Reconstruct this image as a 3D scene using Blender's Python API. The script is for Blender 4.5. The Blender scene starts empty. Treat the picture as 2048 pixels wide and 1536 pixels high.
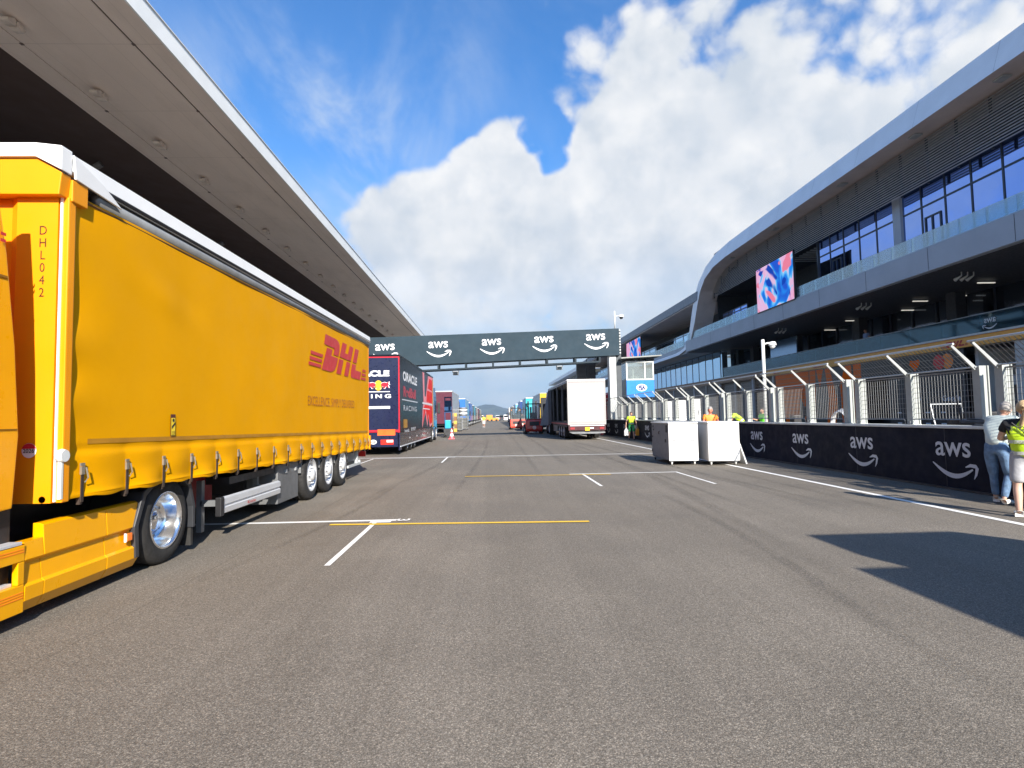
import bpy, bmesh, math, random
from mathutils import Vector, Matrix
R = math.radians
random.seed(7)
scn = bpy.context.scene
COL = scn.collection

# ---------------------------------------------------------------- camera
CAMROT = Matrix(((0.9992658, 0.0160104, -0.0348070), (-0.0338379, -0.0572642, -0.9977854), (-0.0179682, 0.9982307, -0.0566804)))
cd = bpy.data.cameras.new('camera'); cd.sensor_width = 36; cd.lens = 1150 / 2048 * 36
cd.clip_start = .05; cd.clip_end = 20000
cam = bpy.data.objects.new('camera', cd); COL.objects.link(cam)
cam.matrix_world = Matrix.Translation((0, 0, 1.58)) @ CAMROT.to_4x4()
scn.camera = cam

# ---------------------------------------------------------------- light
SUNV = Vector((.54, -1.75, 1)).normalized()
sun_el = math.asin(SUNV.z); sun_az = math.atan2(SUNV.x, SUNV.y)
sl = bpy.data.lights.new('sun', 'SUN'); sl.energy = 4.6; sl.angle = R(.53); sl.color = (1, .93, .83)
so = bpy.data.objects.new('sun', sl); COL.objects.link(so)
so.rotation_euler = SUNV.to_track_quat('Z', 'Y').to_euler()
scn.view_settings.view_transform = 'Standard'; scn.view_settings.look = 'None'
scn.view_settings.exposure = 1.05; scn.view_settings.gamma = 1

SKYMUL = (1.08, 1.82, 2.42)
class NT:
    """short-hand for wiring node trees"""
    def __init__(s, tree): s.t = tree; s.t.nodes.clear()
    def n(s, typ, ins=None, **kw):
        nd = s.t.nodes.new(typ)
        for k, v in kw.items(): setattr(nd, k, v)
        if ins:
            for k, v in ins.items():
                sock = nd.inputs[k]
                if isinstance(v, bpy.types.NodeSocket): s.t.links.new(v, sock)
                elif isinstance(v, bpy.types.Node): s.t.links.new(v.outputs[0], sock)
                else: sock.default_value = v
        return nd
    def m(s, op, a, b=None, c=None, clamp=False):
        ins = {0: a}
        if b is not None: ins[1] = b
        if c is not None: ins[2] = c
        return s.n('ShaderNodeMath', ins, operation=op, use_clamp=clamp).outputs[0]
    def vm(s, op, a, b=None):
        nd = s.n('ShaderNodeVectorMath', {0: a}, operation=op)
        if b is not None:
            if isinstance(b, bpy.types.NodeSocket): s.t.links.new(b, nd.inputs[1])
            else: nd.inputs[1].default_value = b
        return nd
    def mr(s, v, a, b, c=0., d=1., smooth=True):
        return s.n('ShaderNodeMapRange', {'Value': v, 'From Min': a, 'From Max': b, 'To Min': c, 'To Max': d},
                   interpolation_type='SMOOTHSTEP' if smooth else 'LINEAR').outputs[0]
    def mix(s, f, a, b, blend='MIX'):
        nd = s.n('ShaderNodeMix', data_type='RGBA', blend_type=blend)
        for i, v in ((0, f), (6, a), (7, b)):
            if isinstance(v, bpy.types.NodeSocket): s.t.links.new(v, nd.inputs[i])
            else: nd.inputs[i].default_value = v if i == 0 else (tuple(v) + (1,))[:4]
        return nd.outputs[2]
    def noise(s, vec, scale, detail=4, rough=.5, dist=0., dim='3D'):
        return s.n('ShaderNodeTexNoise', {'Vector': vec, 'Scale': scale, 'Detail': detail, 'Roughness': rough, 'Distortion': dist},
                   noise_dimensions=dim).outputs[0]

w = bpy.data.worlds.new('World'); scn.world = w; w.use_nodes = True
N = NT(w.node_tree)
sky = N.n('ShaderNodeTexSky', sky_type='NISHITA', sun_disc=False, sun_elevation=sun_el, sun_rotation=sun_az,
          air_density=1.0, dust_density=.6, ozone_density=2.2, altitude=100)
hs = N.n('ShaderNodeHueSaturation', {'Saturation': 1.18, 'Value': 1.0, 'Hue': .497, 'Color': sky.outputs[0]})
tc = N.n('ShaderNodeTexCoord')
D = tc.outputs['Generated']
sep = N.n('ShaderNodeSeparateXYZ', {0: D})
zc = N.m('ADD', N.m('MAXIMUM', sep.outputs[2], 0.0), .16)
pl = N.n('ShaderNodeCombineXYZ', {0: N.m('DIVIDE', sep.outputs[0], zc), 1: N.m('DIVIDE', sep.outputs[1], zc), 2: 0.})
P = pl.outputs[0]
def blob(v, r, a):
    v = Vector(v).normalized()
    dt = N.vm('DOT_PRODUCT', D, tuple(v)).outputs['Value']
    return N.mr(dt, math.cos(R(r)), math.cos(R(r * .25)), 0, a)
terms = [((.290, .862, .425), 13, .52), ((.20, .84, .50), 7, .3), ((.36, .79, .50), 12, .30), ((.44, .80, .40), 9, .22), ((.035, .90, .440), 4.5, .55), ((-.01, .91, .40), 5, .45),
         ((.101, .93, .345), 11, .50), ((-.05, .94, .335), 8, .42), ((-.17, .93, .33), 5.5, .45), ((.261, .91, .323), 13, .42), ((-.2, .94, .25), 12, .34), ((-.026, .965, .25), 16, .40),
         ((.576, .669, .47), 17, .62), ((.40, .86, .31), 13, .35), ((.30, .93, .2), 16, .30), ((.50, .83, .27), 12, .35), ((.016, .983, .16), 20, .22),
         ((-.09, .861, .504), 13, -.34), ((-.24, .86, .45), 13, -.34), ((.095, .893, .435), 3.4, -.75), ((.115, .91, .39), 2.6, -.5), ((.40, .78, .47), 6, .10), ((.458, .751, .476), 5, -.16), ((.50, .768, .42), 7, -.24), ((.17, .915, .37), 2.6, -.3),
         ((-.356, .768, .533), 18, -.35), ((-.9, .2, .45), 45, -.12)]
acc = None
for v, r, a in terms:
    b = blob(v, r, a)
    acc = b if acc is None else N.m('ADD', acc, b)
wx = N.n('ShaderNodeTexNoise', {'Vector': D, 'Scale': 6., 'Detail': 3, 'Roughness': .5}).outputs['Color']
Dw = N.vm('ADD', D, N.n('ShaderNodeVectorMath', {0: N.vm('SUBTRACT', wx, (.5, .5, .5)).outputs[0], 'Scale': .07}, operation='SCALE').outputs[0]).outputs[0]
def fbm(off):
    p2 = N.vm('ADD', P, off).outputs[0]
    d2 = N.vm('ADD', Dw, tuple(o * .12 for o in off)).outputs[0]
    n1 = N.noise(d2, 6.5, 7, .58)
    n2 = N.noise(p2, 1.5, 3, .5)
    def puff(sc_): return N.n('ShaderNodeTexVoronoi', {'Vector': d2, 'Scale': sc_}, feature='F1').outputs['Distance']
    pf = N.m('ADD', N.m('MULTIPLY', puff(15.), -.55), N.m('MULTIPLY', puff(37.), -.28))
    f = N.m('ADD', N.m('MULTIPLY_ADD', n1, 1.75, -.32), N.m('MULTIPLY', n2, 1.20))
    return N.m('ADD', f, pf)
f1 = fbm((0, 0, 0)); f2 = fbm((.16, -.22, .30))
dens = N.m('ADD', f1, acc)
mask = N.mr(dens, .92, 1.40)
lit = N.m('MULTIPLY_ADD', N.m('SUBTRACT', f1, f2), 1.15, .54, clamp=True)
core = N.mr(dens, 1.15, 1.75)
big = N.mr(N.noise(N.vm('ADD', D, (.3, .1, .7)).outputs[0], 8.5, 4, .58), .36, .64)
lit = N.m('ADD', N.m('MULTIPLY', big, .50), N.m('ADD', N.m('MULTIPLY', lit, .55), N.m('MULTIPLY', core, -.06)), clamp=True)
cl = N.mix(lit, (.67, .73, .80), (1.04, 1.03, 1.01))
# thin high veil, streaky
vv = N.vm('MULTIPLY', P, (1.6, .7, 1.)).outputs[0]
veil0 = N.mr(N.noise(vv, 1.3, 6, .62, .8), .40, .80)
wis = N.m('ADD', N.m('ADD', blob((-.171, .819, .547), 13, .45), blob((-.30, .862, .41), 13, .6)), N.m('ADD', blob((.5, .77, .42), 17, .9), blob((-.2, .93, .30), 15, .6)))
veil = N.m('MULTIPLY', veil0, N.m('ADD', wis, .22), clamp=True)
veil = N.m('ADD', veil, N.m('MULTIPLY', wis, .05))
hazef = N.mr(sep.outputs[2], .0, .42, .96, 0.)
strat = N.m('MULTIPLY', N.mr(N.noise(N.vm('MULTIPLY', P, (.9, .45, 1.)).outputs[0], 1.6, 6, .6, .4), .34, .66), N.m('MULTIPLY', N.mr(sep.outputs[2], .42, .26), N.mr(sep.outputs[2], .03, .14, .35, .9)))
K = 10.
def sc(c, k): return N.n('ShaderNodeVectorMath', {0: c, 'Scale': k}, operation='SCALE').outputs[0]
skyc = N.vm('MULTIPLY', hs.outputs[0], SKYMUL).outputs[0]
low = N.m('MULTIPLY', mask, N.mr(sep.outputs[2], .02, .30, .30, .97))
c0 = N.mix(hazef, skyc, tuple(x * K for x in (.56, .72, .84)))
c1 = N.mix(veil, c0, tuple(x * K for x in (.66, .77, .93)))
c1 = N.mix(strat, c1, N.mix(big, tuple(x * K for x in (.56, .66, .76)), tuple(x * K for x in (.80, .84, .87))))
c2 = N.mix(low, c1, sc(cl, K))
bg = N.n('ShaderNodeBackground', {'Color': c2, 'Strength': .0475})
N.n('ShaderNodeOutputWorld', {'Surface': bg.outputs[0]})

# ---------------------------------------------------------------- materials
MATS = {}
def mat(name, col, rough=.5, metal=0., var=.12, vs=3., bump=0., bs=40., coat=0., emit=0., alpha=1., stretch=(1, 1, 1), spec=.5, trans=0.):
    if name in MATS: return MATS[name]
    m = bpy.data.materials.new(name); m.use_nodes = True
    n = NT(m.node_tree)
    tcn = n.n('ShaderNodeTexCoord').outputs['Object']
    v = n.vm('MULTIPLY', tcn, stretch).outputs[0]
    nz = n.noise(v, vs, 6, .6)
    dark = tuple(c * (1 - var) for c in col); light = tuple(min(1, c * (1 + var)) for c in col)
    base = n.mix(n.mr(nz, .3, .7), dark, light)
    p = n.n('ShaderNodeBsdfPrincipled', {'Base Color': base, 'Metallic': metal, 'Specular IOR Level': spec, 'Coat Weight': coat, 'Alpha': alpha, 'Transmission Weight': trans})
    p.inputs['Coat Roughness'].default_value = .08
    rn = n.mr(n.noise(v, vs * 2.7, 5, .6), .3, .7, max(.02, rough * .85), min(1, rough * 1.15))
    n.t.links.new(rn, p.inputs['Roughness'])
    if bump:
        b = n.n('ShaderNodeBump', {'Height': n.noise(v, bs, 5, .6), 'Strength': bump, 'Distance': .02})
        n.t.links.new(b.outputs[0], p.inputs['Normal'])
    if emit:
        n.t.links.new(base, p.inputs['Emission Color']); p.inputs['Emission Strength'].default_value = emit
    n.n('ShaderNodeOutputMaterial', {'Surface': p.outputs[0]})
    MATS[name] = m
    return m

def asphalt_mat(name, lo, hi, streak=.5):
    m = bpy.data.materials.new(name); m.use_nodes = True; n = NT(m.node_tree)
    g = n.n('ShaderNodeNewGeometry').outputs['Position']
    vor = n.n('ShaderNodeTexVoronoi', {'Vector': g, 'Scale': 120., 'Randomness': 1.}, feature='F1')
    cellc = n.n('ShaderNodeSeparateColor', {0: vor.outputs['Color']})
    v2 = n.n('ShaderNodeTexVoronoi', {'Vector': g, 'Scale': 230.}, feature='F1')
    c2 = n.n('ShaderNodeSeparateColor', {0: v2.outputs['Color']})
    nf = n.noise(g, 45, 6, .7)
    nm = n.noise(g, .55, 7, .62)
    st = n.noise(n.vm('MULTIPLY', g, (2.3, .035, 1.)).outputs[0], 1.0, 6, .62, .15)
    st2 = n.noise(n.vm('MULTIPLY', g, (9., .12, 1.)).outputs[0], 1.0, 5, .6, .2)
    f = n.m('ADD', n.m('MULTIPLY', nm, .5), n.m('ADD', n.m('MULTIPLY', st, .35 * streak * 2), n.m('MULTIPLY', st2, .12)))
    base = n.mix(n.mr(f, .30, .66), lo, hi)
    drip = n.mr(n.noise(g, 3.1, 2, .5), .735, .80, 0, .5)
    base = n.mix(drip, base, tuple(c * .45 for c in lo))
    bl = n.mr(n.noise(n.vm('MULTIPLY', g, (.35, .10, 1.)).outputs[0], 1.0, 3, .5), .45, .56, 0, .30)
    base = n.mix(bl, base, tuple(c * .86 for c in lo))
    gs_ = n.n('ShaderNodeSeparateXYZ', {0: g}); wob = n.m('MULTIPLY', n.m('SUBTRACT', n.noise(g, .8, 3, .6), .5), .10)
    for xs_ in (-3.05, 5.35):
        dl_ = n.m('ABSOLUTE', n.m('ADD', n.m('SUBTRACT', gs_.outputs[0], xs_), wob))
        base = n.mix(n.mr(dl_, .006, .014, .26, 0.), base, tuple(c * .4 for c in lo))
    # individual stones: a few bright and dark ones in the binder
    sp = n.m('ADD', n.mr(cellc.outputs[0], .72, 1., 0., .52), n.mr(c2.outputs[1], .62, 1., 0., .34))
    pits = n.m('MULTIPLY', n.mr(vor.outputs['Distance'], .25, .62), .36)
    k = n.m('ADD', n.m('SUBTRACT', n.m('ADD', .81, sp), pits), n.mr(nf, .3, .7, -.12, .18))
    vmn = n.n('ShaderNodeVectorMath', {0: base, 'Scale': k}, operation='SCALE')
    tint = n.mix(n.mr(cellc.outputs[2], .0, 1., 0, .5), (1, 1, 1), (1.05, .97, .90))
    colr = n.mix(1., vmn.outputs[0], tint, 'MULTIPLY')
    hgt = n.m('SUBTRACT', n.m('ADD', n.m('MULTIPLY', cellc.outputs[0], .5), n.m('MULTIPLY', nf, .8)), vor.outputs['Distance'])
    bp = n.n('ShaderNodeBump', {'Height': hgt, 'Strength': .4, 'Distance': .005})
    p = n.n('ShaderNodeBsdfPrincipled', {'Base Color': colr, 'Roughness': n.mr(nm, .3, .7, .72, .9), 'Normal': bp.outputs[0], 'Specular IOR Level': .35})
    n.n('ShaderNodeOutputMaterial', {'Surface': p.outputs[0]})
    return m

def paint_mat(name, col, thr=.33):
    """road paint worn through to the stones"""
    m = bpy.data.materials.new(name); m.use_nodes = True; n = NT(m.node_tree)
    g = n.n('ShaderNodeNewGeometry').outputs['Position']
    a = n.noise(g, 60, 5, .7); b = n.noise(g, 2.2, 5, .6)
    wear = n.mr(n.m('ADD', n.m('MULTIPLY', a, .6), n.m('MULTIPLY', b, .4)), thr, thr + .12)
    c = n.mix(wear, (.16, .15, .14), col)
    c = n.mix(n.mr(n.noise(g, 6, 5, .6), .35, .75, 0, .3), c, tuple(x * .72 for x in col))
    p = n.n('ShaderNodeBsdfPrincipled', {'Base Color': c, 'Roughness': .65})
    n.n('ShaderNodeOutputMaterial', {'Surface': p.outputs[0]})
    return m

def rubber_mark_mat(name):
    m = bpy.data.materials.new(name); m.use_nodes = True; n = NT(m.node_tree)
    uv = n.n('ShaderNodeTexCoord').outputs['UV']; g = n.n('ShaderNodeNewGeometry').outputs['Position']
    s = n.n('ShaderNodeSeparateXYZ', {0: uv})
    edge = n.m('MULTIPLY', n.mr(s.outputs[0], 0, .35), n.mr(s.outputs[0], 1, .65))
    ends = n.m('MULTIPLY', n.mr(s.outputs[1], 0, .2), n.mr(s.outputs[1], 1, .8))
    br = n.m('MULTIPLY', n.mr(n.noise(g, 30, 5, .7), .35, .65), n.mr(n.noise(g, 1.3, 5, .6), .3, .6, .3, 1))
    al = n.m('MULTIPLY', n.m('MULTIPLY', edge, ends), n.m('MULTIPLY', br, .27))
    p = n.n('ShaderNodeBsdfPrincipled', {'Base Color': (.045, .042, .04, 1), 'Roughness': .7, 'Alpha': al})
    n.n('ShaderNodeOutputMaterial', {'Surface': p.outputs[0]})
    return m

def mirror_glass(name, tint, rough=.03, mixf=.75, inner=(.01, .012, .02)):
    m = bpy.data.materials.new(name); m.use_nodes = True; n = NT(m.node_tree)
    tcn = n.n('ShaderNodeNewGeometry').outputs['Position']
    b = n.n('ShaderNodeBump', {'Height': n.noise(tcn, .35, 2, .5), 'Strength': .12, 'Distance': .2})
    gl = n.n('ShaderNodeBsdfGlossy', {'Color': tuple(tint) + (1,), 'Roughness': rough, 'Normal': b.outputs[0]})
    df = n.n('ShaderNodeBsdfPrincipled', {'Base Color': tuple(inner) + (1,), 'Roughness': .2})
    fr = n.n('ShaderNodeLayerWeight', {'Blend': .35})
    f = n.mr(fr.outputs['Facing'], 0, 1, mixf, 1., smooth=False)
    mx = n.n('ShaderNodeMixShader', {0: f, 1: df.outputs[0], 2: gl.outputs[0]})
    n.n('ShaderNodeOutputMaterial', {'Surface': mx.outputs[0]})
    return m

def sheet_glass(name, tint=(.8, .93, .95), refl=.25, dens=.25, body=(.5, .65, .7)):
    """balustrade glass: mostly see-through, a little body and reflection"""
    m = bpy.data.materials.new(name); m.use_nodes = True; n = NT(m.node_tree)
    tr = n.n('ShaderNodeBsdfTransparent', {'Color': tuple(tint) + (1,)})
    df = n.n('ShaderNodeBsdfDiffuse', {'Color': tuple(body) + (1,)})
    gl = n.n('ShaderNodeBsdfGlossy', {'Color': (.9, .95, 1, 1), 'Roughness': .04})
    a = n.n('ShaderNodeMixShader', {0: dens, 1: tr.outputs[0], 2: df.outputs[0]})
    fr = n.n('ShaderNodeFresnel', {'IOR': 1.5})
    b = n.n('ShaderNodeMixShader', {0: n.m('ADD', n.m('MULTIPLY', fr.outputs[0], .8), refl, clamp=True), 1: a.outputs[0], 2: gl.outputs[0]})
    n.n('ShaderNodeOutputMaterial', {'Surface': b.outputs[0]})
    return m

# ---------------------------------------------------------------- mesh helpers
class MB:
    def __init__(s): s.v = []; s.f = []; s.mi = []; s.uv = None; s.cur = 0
    def quad(s, *pts):
        b = len(s.v); s.v += [tuple(p) for p in pts]; s.f.append(tuple(range(b, b + len(pts)))); s.mi.append(s.cur); return s
    def box(s, x0, x1, y0, y1, z0, z1):
        if x0 > x1: x0, x1 = x1, x0
        if y0 > y1: y0, y1 = y1, y0
        if z0 > z1: z0, z1 = z1, z0
        b = len(s.v)
        s.v += [(x0, y0, z0), (x1, y0, z0), (x1, y1, z0), (x0, y1, z0), (x0, y0, z1), (x1, y0, z1), (x1, y1, z1), (x0, y1, z1)]
        for q in ((3, 2, 1, 0), (4, 5, 6, 7), (0, 1, 5, 4), (1, 2, 6, 5), (2, 3, 7, 6), (3, 0, 4, 7)):
            s.f.append(tuple(b + i for i in q)); s.mi.append(s.cur)
        return s
    def cbox(s, c, d): return s.box(c[0] - d[0] / 2, c[0] + d[0] / 2, c[1] - d[1] / 2, c[1] + d[1] / 2, c[2] - d[2] / 2, c[2] + d[2] / 2)
    def prism(s, poly, axis, a, b):
        """poly of 2D points extruded along axis ('x': poly=(y,z), 'y': poly=(x,z), 'z': poly=(x,y))"""
        def P3(p, t): return {'x': (t, p[0], p[1]), 'y': (p[0], t, p[1]), 'z': (p[0], p[1], t)}[axis]
        n = len(poly); o = len(s.v)
        s.v += [P3(p, a) for p in poly] + [P3(p, b) for p in poly]
        s.f.append(tuple(o + i for i in range(n))); s.f.append(tuple(o + n + i for i in reversed(range(n)))); s.mi += [s.cur] * 2
        for i in range(n):
            j = (i + 1) % n; s.f.append((o + i, o + n + i, o + n + j, o + j)); s.mi.append(s.cur)
        return s
    def tube(s, pts, r, n=8, caps=True):
        pts = [Vector(p) for p in pts]; rs = r if isinstance(r, (list, tuple)) else [r] * len(pts)
        o = len(s.v); up = Vector((0, 0, 1))
        for i, p in enumerate(pts):
            d = (pts[min(i + 1, len(pts) - 1)] - pts[max(i - 1, 0)]).normalized()
            u = d.cross(up if abs(d.z) < .95 else Vector((0, 1, 0))).normalized(); q = d.cross(u)
            for k in range(n):
                a = 2 * math.pi * k / n
                s.v.append(tuple(p + (u * math.cos(a) + q * math.sin(a)) * rs[i]))
        for i in range(len(pts) - 1):
            for k in range(n):
                a, b = o + i * n + k, o + i * n + (k + 1) % n
                s.f.append((a, b, b + n, a + n)); s.mi.append(s.cur)
        if caps:
            s.f.append(tuple(o + k for k in reversed(range(n)))); s.f.append(tuple(o + (len(pts) - 1) * n + k for k in range(n))); s.mi += [s.cur] * 2
        return s
    def lathe(s, prof, c=(0, 0, 0), axis='x', n=24, sgn=1):
        """prof: (radius, offset along axis)"""
        o = len(s.v)
        for (r, t) in prof:
            for k in range(n):
                a = 2 * math.pi * k / n; ca, sa = math.cos(a) * r, math.sin(a) * r
                q = {'x': (t * sgn, ca, sa), 'y': (ca, t * sgn, sa), 'z': (ca, sa, t * sgn)}[axis]
                s.v.append((c[0] + q[0], c[1] + q[1], c[2] + q[2]))
        for i in range(len(prof) - 1):
            for k in range(n):
                a, b = o + i * n + k, o + i * n + (k + 1) % n
                s.f.append((a, b, b + n, a + n)); s.mi.append(s.cur)
        return s
    def ball(s, c, r, sc=(1, 1, 1), n=12, m=8):
        prof = [(max(1e-4, math.sin(math.pi * i / m)) * r, -math.cos(math.pi * i / m) * r) for i in range(m + 1)]
        b = len(s.v); s.lathe(prof, (0, 0, 0), 'z', n)
        for i in range(b, len(s.v)):
            v = s.v[i]; s.v[i] = (c[0] + v[0] * sc[0], c[1] + v[1] * sc[1], c[2] + v[2] * sc[2])
        return s
    def mesh(s, name, mats, smooth=False):
        me = bpy.data.meshes.new(name); me.from_pydata(s.v, [], s.f)
        for m in (mats if isinstance(mats, (list, tuple)) else [mats]): me.materials.append(m)
        for p, i in zip(me.polygons, s.mi): p.material_index = i
        bm = bmesh.new(); bm.from_mesh(me); bmesh.ops.recalc_face_normals(bm, faces=bm.faces); bm.to_mesh(me); bm.free()
        if smooth:
            for p in me.polygons: p.use_smooth = True
        return me
    def build(s, name, mats, parent=None, smooth=False, bevel=0., seg=2, loc=None, rot=None):
        me = s.mesh(name, mats, smooth)
        if bevel:
            bm = bmesh.new(); bm.from_mesh(me)
            bmesh.ops.remove_doubles(bm, verts=bm.verts, dist=1e-5)
            es = [e for e in bm.edges if e.is_manifold and e.calc_face_angle(0) > .4]
            bmesh.ops.bevel(bm, geom=es, offset=bevel, segments=seg, affect='EDGES', clamp_overlap=True, profile=.6)
            bm.to_mesh(me); bm.free()
        return link(name, me, parent, loc, rot)

def link(name, me, parent=None, loc=None, rot=None):
    o = bpy.data.objects.new(name, me); COL.objects.link(o)
    if parent is not None: o.parent = parent
    if loc is not None: o.location = loc
    if rot is not None: o.rotation_euler = rot
    return o
def tag(o, label=None, cat=None, group=None, kind=None):
    for k, v in (('label', label), ('category', cat), ('group', group), ('kind', kind)):
        if v: o[k] = v
    return o
def thing(name, label, cat, loc=(0, 0, 0), rz=0, group=None):
    o = bpy.data.objects.new(name, None); COL.objects.link(o); o.empty_display_size = .2
    o.location = loc; o.rotation_euler = (0, 0, rz)
    return tag(o, label, cat, group)
KIDS = {}
def dup(root, loc=None, rz=None, label=None):
    kids = {}
    for o in bpy.data.objects:
        if o.parent: kids.setdefault(o.parent.name, []).append(o)
    def rec(o, par):
        c = o.copy(); COL.objects.link(c)
        if par is not None: c.parent = par
        for k in kids.get(o.name, []): rec(k, c)
        return c
    c = rec(root, None)
    if loc is not None: c.location = loc
    if rz is not None: c.rotation_euler = (0, 0, rz)
    if label: c['label'] = label
    return c

# flat artwork: shapes and letters laid on a plane (o + u*x + v*y + n*d)
class Flat:
    def __init__(s): s.v = []; s.f = []
    def poly(s, pts, dx=0, dy=0, k=1., ky=None):
        ky = k if ky is None else ky
        b = len(s.v); s.v += [(dx + p[0] * k, dy + p[1] * ky) for p in pts]; s.f.append(tuple(range(b, b + len(pts)))); return s
    def ellipse(s, cx, cy, rx, ry, n=24): return s.poly([(cx + rx * math.cos(2 * math.pi * i / n), cy + ry * math.sin(2 * math.pi * i / n)) for i in range(n)])
    def rect(s, x0, y0, x1, y1): return s.poly([(x0, y0), (x1, y0), (x1, y1), (x0, y1)])
    def ribbon(s, pts, ws):
        for i in range(len(pts) - 1):
            (x0, y0), (x1, y1) = pts[i], pts[i + 1]
            def nrm(j):
                a = pts[max(j - 1, 0)]; c = pts[min(j + 1, len(pts) - 1)]
                dx, dy = c[0] - a[0], c[1] - a[1]; L = math.hypot(dx, dy); return (-dy / L, dx / L)
            n0, n1 = nrm(i), nrm(i + 1); w0, w1 = ws[i] / 2, ws[i + 1] / 2
            s.poly([(x0 - n0[0] * w0, y0 - n0[1] * w0), (x1 - n1[0] * w1, y1 - n1[1] * w1), (x1 + n1[0] * w1, y1 + n1[1] * w1), (x0 + n0[0] * w0, y0 + n0[1] * w0)])
        return s
    def text(s, txt, x, y, h, bold=0., wide=1., align='LEFT', space=1., shear=0.):
        cu = bpy.data.curves.new('lettering', 'FONT'); cu.body = txt; cu.size = 1; cu.offset = bold; cu.align_x = align
        cu.space_character = space; cu.shear = shear; cu.resolution_u = 4
        ob = bpy.data.objects.new('lettering', cu); COL.objects.link(ob)
        bpy.context.view_layer.update()
        me = bpy.data.meshes.new_from_object(ob)
        k = h / .73; b = len(s.v)
        s.v += [(x + q.co.x * k * wide, y + q.co.y * k) for q in me.vertices]
        s.f += [tuple(b + i for i in p.vertices) for p in me.polygons]
        bpy.data.objects.remove(ob); bpy.data.meshes.remove(me); bpy.data.curves.remove(cu)
        return s
    def build(s, name, m, parent, o, u, v, k=1., off=.006, mirror=False):
        o, u, v = Vector(o), Vector(u).normalized(), Vector(v).normalized(); n = u.cross(v)
        sg = -1 if mirror else 1
        mb = MB(); mb.v = [tuple(o + u * (a * k * sg) + v * (b * k) + n * off) for a, b in s.v]; mb.f = list(s.f); mb.mi = [0] * len(s.f)
        me = bpy.data.meshes.new(name); me.from_pydata(mb.v, [], mb.f); me.materials.append(m)
        return link(name, me, parent)

def swoosh():
    F = Flat(); F.text('aws', 0, .52, .50, bold=.012, wide=1.0, align='CENTER')
    pts = []; ws = []
    for i in range(15):
        t = i / 14; x = -.62 + 1.16 * t; y = .34 - .30 * math.sin(math.pi * (t * .86 + .02)) + .02
        pts.append((x, y)); ws.append(.015 + .085 * math.sin(math.pi * min(1, t * 1.0 + .02)) ** .8 + .02 * t)
    F.ribbon(pts, ws)
    F.ribbon([(.34, .285), (.48, .335), (.62, .325), (.655, .28), (.62, .14), (.565, .04)], [.02, .075, .085, .085, .06, .015])
    return F
SW = swoosh()
# ---------------------------------------------------------------- colours
asphalt = asphalt_mat('asphalt', (.196, .174, .142), (.272, .243, .202))
asphalt2 = asphalt_mat('pit_asphalt', (.22, .205, .185), (.29, .27, .245), .2)
white_paint = paint_mat('white_line_paint', (.80, .79, .76)); yellow_paint = paint_mat('yellow_line_paint', (.80, .50, .03), .3)
cream_paint = paint_mat('cream_line_paint', (.62, .57, .46), .36)
M_white = mat('white_coat', (.80, .80, .79), .35, var=.03)
M_offw = mat('off_white', (.66, .67, .65), .5, var=.06)
M_black = mat('black_plastic', (.018, .018, .02), .5, var=.3)
M_rubber = mat('rubber', (.022, .021, .02), .8, var=.3, vs=8)
M_dark = mat('dark_steel', (.05, .05, .055), .5, .3, var=.3)
M_grey = mat('grey_steel', (.22, .23, .24), .45, .4, var=.15)
M_lgrey = mat('light_grey', (.48, .50, .50), .5, .0, var=.06)
M_alu = mat('aluminium', (.66, .67, .68), .4, .35, var=.03, vs=2)
M_chrome = mat('polished_rim', (.82, .83, .85), .14, .95, var=.05)
M_galv = mat('galvanised', (.50, .52, .53), .42, .35, var=.1, vs=9)
M_glassd = mat('tinted_glass', (.012, .016, .02), .05, var=.1, spec=.9)
M_red = mat('red_lacquer', (.62, .03, .02), .3, coat=.5, var=.06)
M_letter = mat('white_lettering', (.80, .81, .83), .5, var=.03)
M_letter2 = mat('grey_lettering', (.62, .64, .68), .5, var=.03)

# ---------------------------------------------------------------- ground
MB().quad((-3000, -500, -.012), (3000, -500, -.012), (3000, 6000, -.012), (-3000, 6000, -.012)).build('ground', mat('dry_field', (.16, .15, .08), .9, var=.35, vs=.02))['kind'] = 'structure'
MB().quad((-12, -60, 0), (9.0, -60, 0), (9.0, 900, 0), (-12, 900, 0)).build('track', asphalt)['kind'] = 'structure'
MB().quad((9.0, -60, -.004), (24.2, -60, -.004), (24.2, 900, -.004), (9.0, 900, -.004)).build('pit_lane', asphalt2)['kind'] = 'structure'
def line(name, m, *qs, z=.005):
    mb = MB()
    for (x0, y0, x1, y1, wd) in qs:
        d = Vector((x1 - x0, y1 - y0)).normalized(); nx, ny = -d.y * wd / 2, d.x * wd / 2
        mb.quad((x0 - nx, y0 - ny, z), (x1 - nx, y1 - ny, z), (x1 + nx, y1 + ny, z), (x0 + nx, y0 + ny, z))
    o = mb.build(name, m); o['kind'] = 'structure'; return o
line('track_edge_line', white_paint, (7.12, -20, 7.26, 300, .13))
mk = []
for k in range(6):
    yl = 9.15 + 14.1 * k; yr = 15.57 + 14.1 * k
    if k < 2:
        mk += [(-4.75, yl, -1.52, yl - .02, .12), (-1.82, yl - .10, -1.82, yl - 2.75, .066), (-4.75, yl - .1, -4.75, yl - 2.75, .066)]
    if k < 1:
        mk += [(2.05, yr, 5.0, yr - .02, .11), (2.40, yr - .07, 2.40, yr - 2.75, .066), (4.95, yr - .1, 4.95, yr - 2.8, .066)]
line('grid_box_markings', white_paint, *mk)
line('start_line', white_paint, (-6., 23.55, 7.15, 23.0, .16), z=.009)
line('yellow_front_wing_markings', yellow_paint, (-2.47, 8.84, 1.41, 8.60, .10), (-.76, 15.52, 3.12, 15.28, .10), z=.009)
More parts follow.
